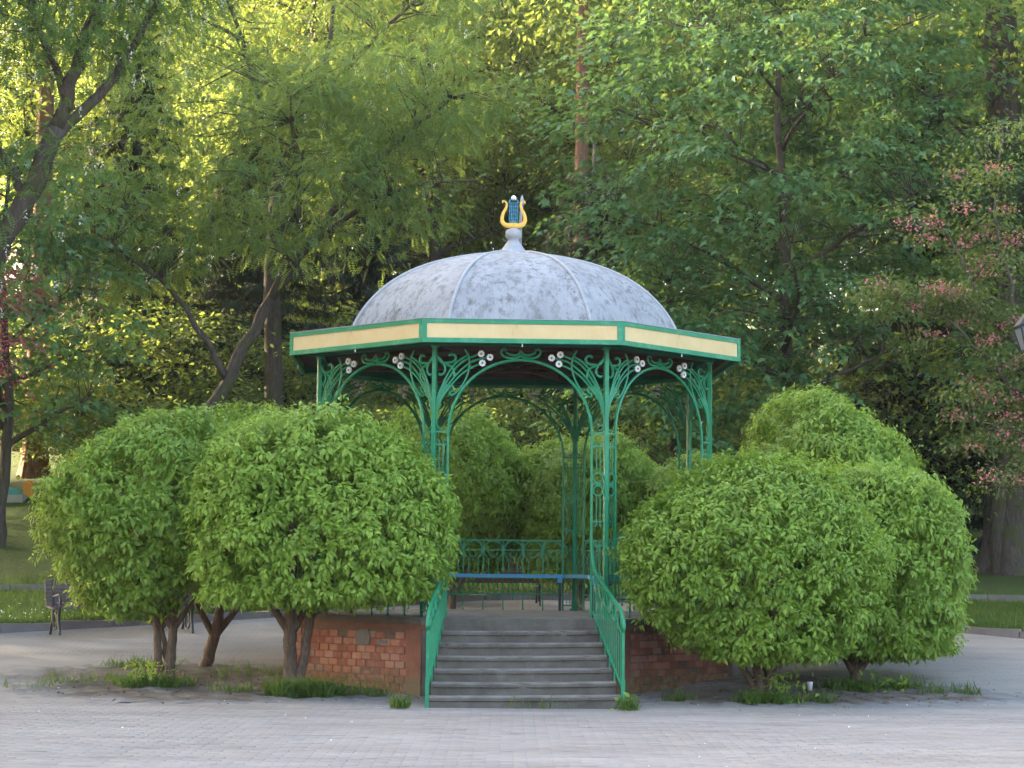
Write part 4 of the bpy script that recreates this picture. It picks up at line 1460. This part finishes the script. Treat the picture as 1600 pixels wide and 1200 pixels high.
# pink hawthorn at the right edge
def hawthorn():
    T = Tree(51); g_ = T.g
    T.limb([(0, 0, -.3), (-.1, 0, 1.6), (-.5, 0, 3.2), (-1.0, .1, 4.6)], .16, .08, 8, 5, .02)
    arms = [[(-.5, 0, 3.2), (-1.4, -.2, 4.2), (-2.2, -.3, 5.0), (-3.3, -.4, 5.6)], [(-.8, 0, 4.0), (-1.2, .2, 5.6), (-1.5, .2, 7.2), (-1.3, .2, 8.8)],
            [(-.3, 0, 2.6), (.6, .3, 4.4), (1.2, .4, 6.6)], [(-1.0, .1, 4.6), (-2.0, .1, 6.0), (-2.4, .1, 6.9)], [(-.4, 0, 2.9), (-1.3, -.5, 3.3), (-2.1, -.6, 3.5)],
            [(-.2, 0, 2.2), (.8, -.6, 3.4), (1.6, -.8, 4.2)]]
    for a in arms: T.limb(a, .06, .012, 6, 5, .03)
    N = np.array([p for p, _ in T.nodes]); N = N[N[:, 2] > 2.8]
    C = N[g_.integers(0, len(N), 150)] + g_.normal(0, 1, (150, 3)) * np.array([.55, .55, .45])
    far = np.stack([g_.uniform(-3.9, -1.8, 26), g_.uniform(-.6, .2, 26), g_.uniform(5.2, 6.0, 26)], 1)
    far[:, 2] = 5.95 - .16 * (far[:, 0] + 3.9) - np.abs(g_.normal(0, .22, 26))
    C = np.concatenate([C, far])
    T.twigs(C, .010)
    V, F = cluster_leaves(g_, C, 90, (.24, .24, .10), OVAL, .085, .3)
    sel = C[g_.random(len(C)) < .48]
    k = 42
    P = np.repeat(sel + g_.normal(0, .12, sel.shape), k, 0)
    P = P + g_.normal(0, 1, P.shape) * np.array([.14, .14, .06])
    n = len(P)
    bl = scatter(*OVAL, P, unit(g_.normal(size=(n, 3))), unit(g_.normal(size=(n, 3)) + np.array([0, -.3, .5])), g_.uniform(.045, .075, n))
    finish_tree('hawthorn_tree', on_ground(9.95, 4.9), T.mb, M['bark'], (V, F), M['hawthorn'], 'pink-flowering hawthorn reaching in beside the old lantern', 'tree', extra=[('blossom', bl, M['pink'])])
hawthorn()

# red-leaved tree at the left edge
leafy(52, 6.6, 1.1, 5.2, 1.3, 46, 60, OVAL, .09, M['redleaf'], 'small red and purple leaved tree behind the leaning robinia', on_ground(-9.75, 6.2), 'red_leaved_tree', trunk_r=.09, spread=(.25, .25, .2), nl=8)

# dark conifers
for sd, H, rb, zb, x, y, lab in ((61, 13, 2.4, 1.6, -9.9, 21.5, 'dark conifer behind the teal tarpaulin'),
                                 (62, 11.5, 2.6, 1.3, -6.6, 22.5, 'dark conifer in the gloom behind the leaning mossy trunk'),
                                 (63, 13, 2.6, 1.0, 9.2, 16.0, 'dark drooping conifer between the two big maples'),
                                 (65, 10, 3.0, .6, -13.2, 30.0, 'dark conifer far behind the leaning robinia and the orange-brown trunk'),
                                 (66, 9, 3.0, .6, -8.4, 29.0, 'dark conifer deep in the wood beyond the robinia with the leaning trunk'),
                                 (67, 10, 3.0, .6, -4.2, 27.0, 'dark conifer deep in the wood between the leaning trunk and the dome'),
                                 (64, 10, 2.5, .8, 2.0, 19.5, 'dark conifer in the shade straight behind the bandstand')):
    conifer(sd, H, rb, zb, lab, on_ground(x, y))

# tall wood behind
wood_lab = 'tall leafy tree in the dense wood behind the bandstand'
wood_grp = 'tall trees of the wood behind the bandstand'
p1 = leafy(71, 22, 4.6, 13.5, 8.6, 520, 84, OVAL, .145, M['broad'], wood_lab, on_ground(-14, 27), 'woodland_tree', trunk_r=.36, spread=(.75, .75, .30), nl=16, group=wood_grp, droop=.45)
p2 = leafy(72, 20, 5.0, 12.0, 8.0, 520, 84, OVAL, .145, M['broad'], wood_lab, on_ground(8.0, 27), 'woodland_tree', trunk_r=.30, spread=(.8, .8, .28), nl=16, group=wood_grp, lean=(.8, .3), droop=.45)
p3 = leafy(73, 25, 4.4, 15.5, 9.4, 520, 84, OVAL, .145, M['broad'], wood_lab, on_ground(-2.4, 30), 'woodland_tree', trunk_r=.36, spread=(.8, .8, .30), nl=18, group=wood_grp, lean=(-.5, 0), droop=.45)
spots = [(-6.5, 34), (2.6, 33), (15, 24), (13.5, 33), (20, 30), (-11.5, 43), (-3, 45), (4.5, 44), (11, 46), (19, 44),
         (-15, 56), (-6, 58), (2, 57), (9, 60), (17, 58), (26, 50), (-10, 72), (0, 74), (11, 73), (22, 72), (-17, 14), (-22, 20), (-27, 22), (-19, 7), (-25, 13), (-31, 19), (-33, 24), (-34, 10), (-23, 1), (-27, -5), (-20, -6), (-33, 2), (-30, -12), (-22, -14), (-16.5, -1), (-40, 8), (-41, 17), (-42, 0), (-38, -8), (-29, 7), (-26, -13), (-35, -16), (-20, 12), (-19, 60), (-23, 70), (-16, 68), (-30, 62), (-13, 64), (-3, 66), (6, 68), (14, 65), (24, 62), (-27, 84), (-14, 82), (4, 98), (13, 97), (25, 84), (-2, 50), (7, 52), (15, 40),
         (18, 14), (22, 4), (26, 18), (31, 66), (6, 88), (-6, 90), (18, 88), (-4, 39), (-9, 50), (-14, 50)]
for i, (x, y) in enumerate(spots):
    o = copy_tree((p1, p2, p3)[i % 3])
    o.location = on_ground(x, y)
    o.rotation_euler = (0, 0, rnd.uniform(0, 6.28))
    s_ = rnd.uniform(.9, 1.15)
    o.scale = (s_, s_, s_ * rnd.uniform(.95, 1.1))
    if y < 26 and x < -15:  # unseen trees, added outside the frame to keep direct sun off the foreground
        tag(o, 'unseen tall leafy tree added beyond the kerb on the slatted bench side to block the sun', 'tree', 'unseen shading trees added on the bench side')
    elif y < 26 and x > 13:
        tag(o, 'tall leafy park tree standing beyond the pink-flowering hawthorn', 'tree', 'tall park trees beyond the hawthorn')
    else:
        tag(o, wood_lab, 'tree', wood_grp)
# undergrowth at the edge of the wood
us = leafy(81, 4.2, 1.9, 2.3, 1.9, 90, 60, OVAL, .13, M['broad'], 'leafy undergrowth shrub at the foot of the wood', on_ground(0, 15.5), 'woodland_shrub', trunk_r=.06, spread=(.4, .4, .22), nl=7,
           group='shrubs at the foot of the wood')
for i, (x, y) in enumerate([(-3.2, 16), (3.4, 15.2), (6.8, 17), (10, 18.5), (13, 17), (-6, 24), (-2.4, 22), (1.2, 23), (5, 22.5), (-9.5, 26), (-13, 24), (8, 23), (-16, 20), (12, 24), (16, 20), (-1, 28), (4, 28), (-12, 32), (-8.5, 33), (-5, 32), (-2.5, 35), (1, 35), (5, 35), (9, 34), (12.5, 31), (-14, 40), (-7, 41), (-8.4, 19.0), (-10.6, 18.6), (-6.0, 20.3), (-4.0, 19.0), (8.6, 14.6), (11.8, 15.6), (-12.8, 19.4)]):
    o = copy_tree(us)
    o.location = on_ground(x, y); o.rotation_euler = (0, 0, rnd.uniform(0, 6.28))
    s_ = rnd.uniform(.8, 1.5) * (1.0 if y < 30 else 1.7); o.scale = (s_, s_, s_ * rnd.uniform(.8, 1.1))
    o['category'] = 'shrub'
us['category'] = 'shrub'

# thick old trunks with root flare
def old_trunk(label, x, y, r, H, bark, name='old_tree'):
    g_ = np.random.default_rng(int(abs(x * 10)))
    b = MB(); n = 22
    prof = [(1.75, -.3), (1.5, .1), (1.25, .5), (1.08, 1.1), (1.0, 2.0), (.95, 4), (.85, H * .6), (.6, H)]
    ph = g_.uniform(0, 6.28)
    for rr, z in prof:
        for k in range(n):
            a = 2 * math.pi * k / n
            fl = 1 + (.16 * max(0, (1.6 - z) / 1.6)) * math.sin(5 * a + ph) + .04 * math.sin(9 * a + z)
            b.v.append((r * rr * fl * math.cos(a), r * rr * fl * math.sin(a), z))
    for i in range(len(prof) - 1):
        for k in range(n):
            l = (k + 1) % n
            b.f.append((i * n + k, i * n + l, (i + 1) * n + l, (i + 1) * n + k))
    root = empty(name, on_ground(x, y)); tag(root, label, 'tree')
    b.build('trunk', bark, root, True)
    C = np.array([0, 0, H]) + g_.normal(0, 1, (150, 3)) * np.array([2.4, 2.4, 2.2])
    C = C[C[:, 2] > H * .62]
    V, F = cluster_leaves(g_, C, 40, (.7, .7, .3), OVAL, .2, .4)
    link('crown', mesh_np('crown', V, F, M['broad']), root)
old_trunk('very thick old trunk with flaring roots on the lawn beyond the edging', 10.75, 13.6, .50, 13, M['bark'])
old_trunk('thick orange-brown trunk behind the teal tarpaulin', -12.0, 20.6, .27, 12, M['bark_red'])
old_trunk('red-barked pine trunk rising behind the lyre finial', 1.9, 25.5, .24, 15, M['bark_red'], 'pine_tree')

# ------------------------------------------------------------------ things on the bank at the left
b = MB()
g_ = np.random.default_rng(3)
nx, ny = 26, 10
for i in range(nx + 1):
    for j in range(ny + 1):
        u, v = i / nx * 2 - 1, j / ny * 2 - 1
        hgt = .30 * (1 - abs(u) ** 3) * (1 - abs(v) ** 4) + (.03 * math.sin(9 * u + 2 * v) + .02 * math.sin(17 * u)) * (1 - abs(u) ** 3) * (1 - abs(v) ** 4)
        b.v.append((u * 1.5, v * .7, .10 + hgt))
for i in range(nx):
    for j in range(ny):
        q = i * (ny + 1) + j
        b.f.append((q, q + ny + 1, q + ny + 2, q + 1))
tx, ty = -12.6, 16.4
tr = empty('covered_stack', on_ground(tx, ty)); tag(tr, 'pale boards under a crumpled teal tarpaulin on top of the grass bank', 'tarpaulin')
b.build('tarpaulin', M['tarp'], tr, True)
b = MB(); b.box(-1.55, 1.55, -.74, .74, -.1, .095); b.build('board', M['pale_board'], tr)
b = MB()
for k in range(8):
    a0, a1 = R(45 * k), R(45 * k + 45)
    b.add([(0, 0, .42), (.55 * math.cos(a0), .55 * math.sin(a0), .16), (.55 * math.cos(a1), .55 * math.sin(a1), .16), (.5 * math.cos(a0), .5 * math.sin(a0), 0), (.5 * math.cos(a1), .5 * math.sin(a1), 0)], [(0, 1, 2), (1, 3, 4, 2)])
zt_ = float(height(-13.4, 18.2))
o = b.build('red_canopy', M['red'], None, loc=(-13.35, 18.2, zt_ + .55))
b = MB(); b.lathe([(.03, -.75), (.025, .42)], 8); pole = b.build('pole', M['iron'], o)
tag(o, 'small red cloth canopy behind the teal tarpaulin', 'canopy')
b = MB(); b.box(-.10, .10, -.10, .10, 0, .30); b.box(-.12, .12, -.12, .12, .301, .34); b.box(-.03, .03, -.03, .03, .341, .40)
o = b.build('canister', M['orange'], None, loc=(-11.05, 16.2, float(height(-11.05, 16.2)) + .10)); tag(o, 'small orange-yellow canister at the end of the tarpaulin', 'canister')

# paper cup under the broad tree
b = MB(); b.lathe([(.028, 0), (.042, .11), (.045, .115), (.040, .112)], 14)
o = b.build('paper_cup', M['cup'], None, True, loc=(4.02, -2.35, float(height(4.02, -2.35)) + .03)); tag(o, 'white paper cup left on the soil between the two clipped trees', 'cup')


# ------------------------------------------------------------------ grass and weeds
def blades(name, X, Yv, Lz, mat, label, zoff=0.0, seed=1, lean=.45):
    g_ = np.random.default_rng(seed)
    n = len(X)
    P = np.stack([X, Yv, height(X, Yv) + zoff], 1)
    d = unit(np.array([0, 0, 1.]) + g_.normal(0, lean, (n, 3)) * np.array([1, 1, .2]))
    nm = unit(g_.normal(size=(n, 3)) * np.array([1, 1, .1]))
    V, F = scatter(*BLADE, P, d, nm, Lz)
    o = link(name, mesh_np(name, V, F, mat))
    return tag(o, label, kind='stuff')


def patch(cx, cy, rx, ry, n, g_):
    a = g_.uniform(0, 6.28, n); r = np.sqrt(g_.random(n)) * (0.75 + .25 * np.sin(a * 5))
    return cx + rx * r * np.cos(a), cy + ry * r * np.sin(a)


g_ = np.random.default_rng(77)
X, Yv = patch(-2.62, -3.45, .55, .22, 2000, g_)
blades('grass', X, Yv, g_.uniform(.10, .30, len(X)), M['grass'], 'tall grass tuft at the forked trunk beside the brick wall', 0, 1)
X, Yv = patch(-4.75, -2.5, .6, .25, 800, g_)
blades('grass', X, Yv, g_.uniform(.06, .22, len(X)), M['grass'], 'grass and weeds round the paired slender stems', .02, 2)
xs_, ys_ = [], []
for (cx, cy, rx, ry, n) in [(3.25, -3.75, .45, .25, 750), (3.9, -3.6, .3, .12, 140), (4.6, -2.2, .45, .3, 700), (5.3, -2.0, .4, .25, 260), (2.2, -3.6, .3, .12, 120), (-1.30, -5.05, .14, .12, 160), (1.42, -5.0, .16, .12, 160),
                            (-5.6, -2.2, .9, .5, 110), (-6.3, -2.6, .7, .4, 50), (-3.6, -3.0, .5, .2, 120), (-3.6, -1.2, .8, .5, 120), (-1.9, -3.2, .45, .2, 200), (.4, -5.0, .5, .02, 30), (5.9, -2.4, .6, .25, 130), (-5.3, -.6, .6, .3, 200)]:
    X, Yv = patch(cx, cy, rx, ry, n, g_); xs_.append(X); ys_.append(Yv)
X = np.concatenate(xs_); Yv = np.concatenate(ys_)
blades('grass', X, Yv, g_.uniform(.04, .22, len(X)), M['grass'], 'scattered weeds and grass in the soil beds', .015, 3)
# broad-leaved weeds
def weed(cx, cy, n, r, h, label):
    q = np.random.default_rng(int(abs(cx * 100)))
    P = np.stack([cx + q.normal(0, r, n), cy + q.normal(0, r * .7, n), q.uniform(.02, h, n)], 1)
    P[:, 2] += height(P[:, 0], P[:, 1])
    V, F = scatter(*LEAF, P, unit(q.normal(0, 1, (n, 3)) + np.array([0, 0, .1])), unit(np.array([0, -.3, 1.]) + q.normal(0, .3, (n, 3))), q.uniform(.06, .12, n))
    root = link('weeds', mesh_np('weeds', V, F, M['bush'])); tag(root, label, kind='stuff')
weed(-4.85, -2.35, 150, .16, .34, 'broad-leaved weed at the foot of the paired slender stems')
weed(3.45, -3.55, 120, .2, .38, 'broad-leaved weed at the foot of the broad low clipped tree')
weed(5.15, -2.1, 90, .16, .25, 'broad-leaved weed beside the straight dark stem')
weed(1.45, -4.95, 22, .09, .16, 'small leafy weed at the foot of the stair rail newel')
# lawn
n = 60000
X = g_.uniform(-13, -1.5, n); Yv = kerb_y(X) + .12 + g_.random(n) ** 1.4 * 7
X2 = g_.uniform(5.5, 13, 26000); Y2 = kerb_y(X2) + .12 + g_.random(26000) ** 1.4 * 6
X3 = g_.uniform(-1.5, 5.5, 22000); Y3 = kerb_y(X3) + .12 + g_.random(22000) ** 1.4 * 7
X = np.concatenate([X, X2, X3]); Yv = np.concatenate([Yv, Y2, Y3])
blades('grass', X, Yv, g_.uniform(.05, .15, len(X)), M['grass'], 'lawn grass beyond the kerb', .10, 4)
n = 420
X = g_.uniform(-12, -3, n); Yv = kerb_y(X) + .15 + g_.random(n) ** 2 * 4
P = np.stack([X, Yv, height(X, Yv) + g_.uniform(.18, .26, n)], 1)
V, F = scatter(*OVAL, P, unit(g_.normal(size=(n, 3))), np.tile([0., -.5, .8], (n, 1)), g_.uniform(.025, .04, n))
tag(link('clover_flowers', mesh_np('clover_flowers', V, F, M['clover'])), 'tiny white flowers dotted over the lawn', kind='stuff')
# fallen petals and bits on the paving
n = 110
X = g_.uniform(-7.5, 7.5, n); Yv = g_.uniform(-13, -2, n)
P = np.stack([X, Yv, height(X, Yv) + .018], 1)
V, F = scatter(*OVAL, P, unit(g_.normal(size=(n, 3)) * np.array([1, 1, .15])), unit(np.array([0, 0, 1.]) + g_.normal(0, .3, (n, 3))), g_.uniform(.015, .04, n))
tag(link('fallen_petals', mesh_np('fallen_petals', V, F, M['clover'])), 'pale fallen petals scattered on the paving', kind='stuff')

# leaf litter in the beds
n = 900
X = np.concatenate([g_.normal(-3.9, 1.3, n // 2), g_.normal(3.9, 1.1, n - n // 2)]); Yv = np.concatenate([g_.normal(-2.4, .9, n // 2), g_.normal(-2.7, .7, n - n // 2)])
P = np.stack([X, Yv, height(X, Yv) + .03], 1)
V, F = scatter(*OVAL, P, unit(g_.normal(size=(n, 3)) * np.array([1, 1, .2])), unit(np.array([0, 0, 1.]) + g_.normal(0, .4, (n, 3))), g_.uniform(.03, .07, n))
tag(link('leaf_litter', mesh_np('leaf_litter', V, F, plain('dry_leaf', (.09, .055, .03), (.20, .13, .07), 3))), 'dry brown leaves lying on the soil beds', kind='stuff')
# haze
b = MB(); b.box(-140, 140, -60, 140, -1.5, 46)
hz = bpy.data.objects.new('haze', b.mesh('haze', M['sand'])); col.objects.link(hz)
hm = bpy.data.materials.new('haze_air'); hm.use_nodes = True
nt = hm.node_tree; nt.nodes.clear()
oo = nt.nodes.new('ShaderNodeOutputMaterial'); pv = nt.nodes.new('ShaderNodeVolumePrincipled')
pv.inputs['Color'].default_value = (0.95, 0.96, 1.0, 1); pv.inputs['Density'].default_value = 0.0003; pv.inputs['Anisotropy'].default_value = 0.5
nt.links.new(pv.outputs[0], oo.inputs['Volume'])
hz.data.materials.clear(); hz.data.materials.append(hm)
tag(hz, 'thin evening haze in the air', kind='stuff')
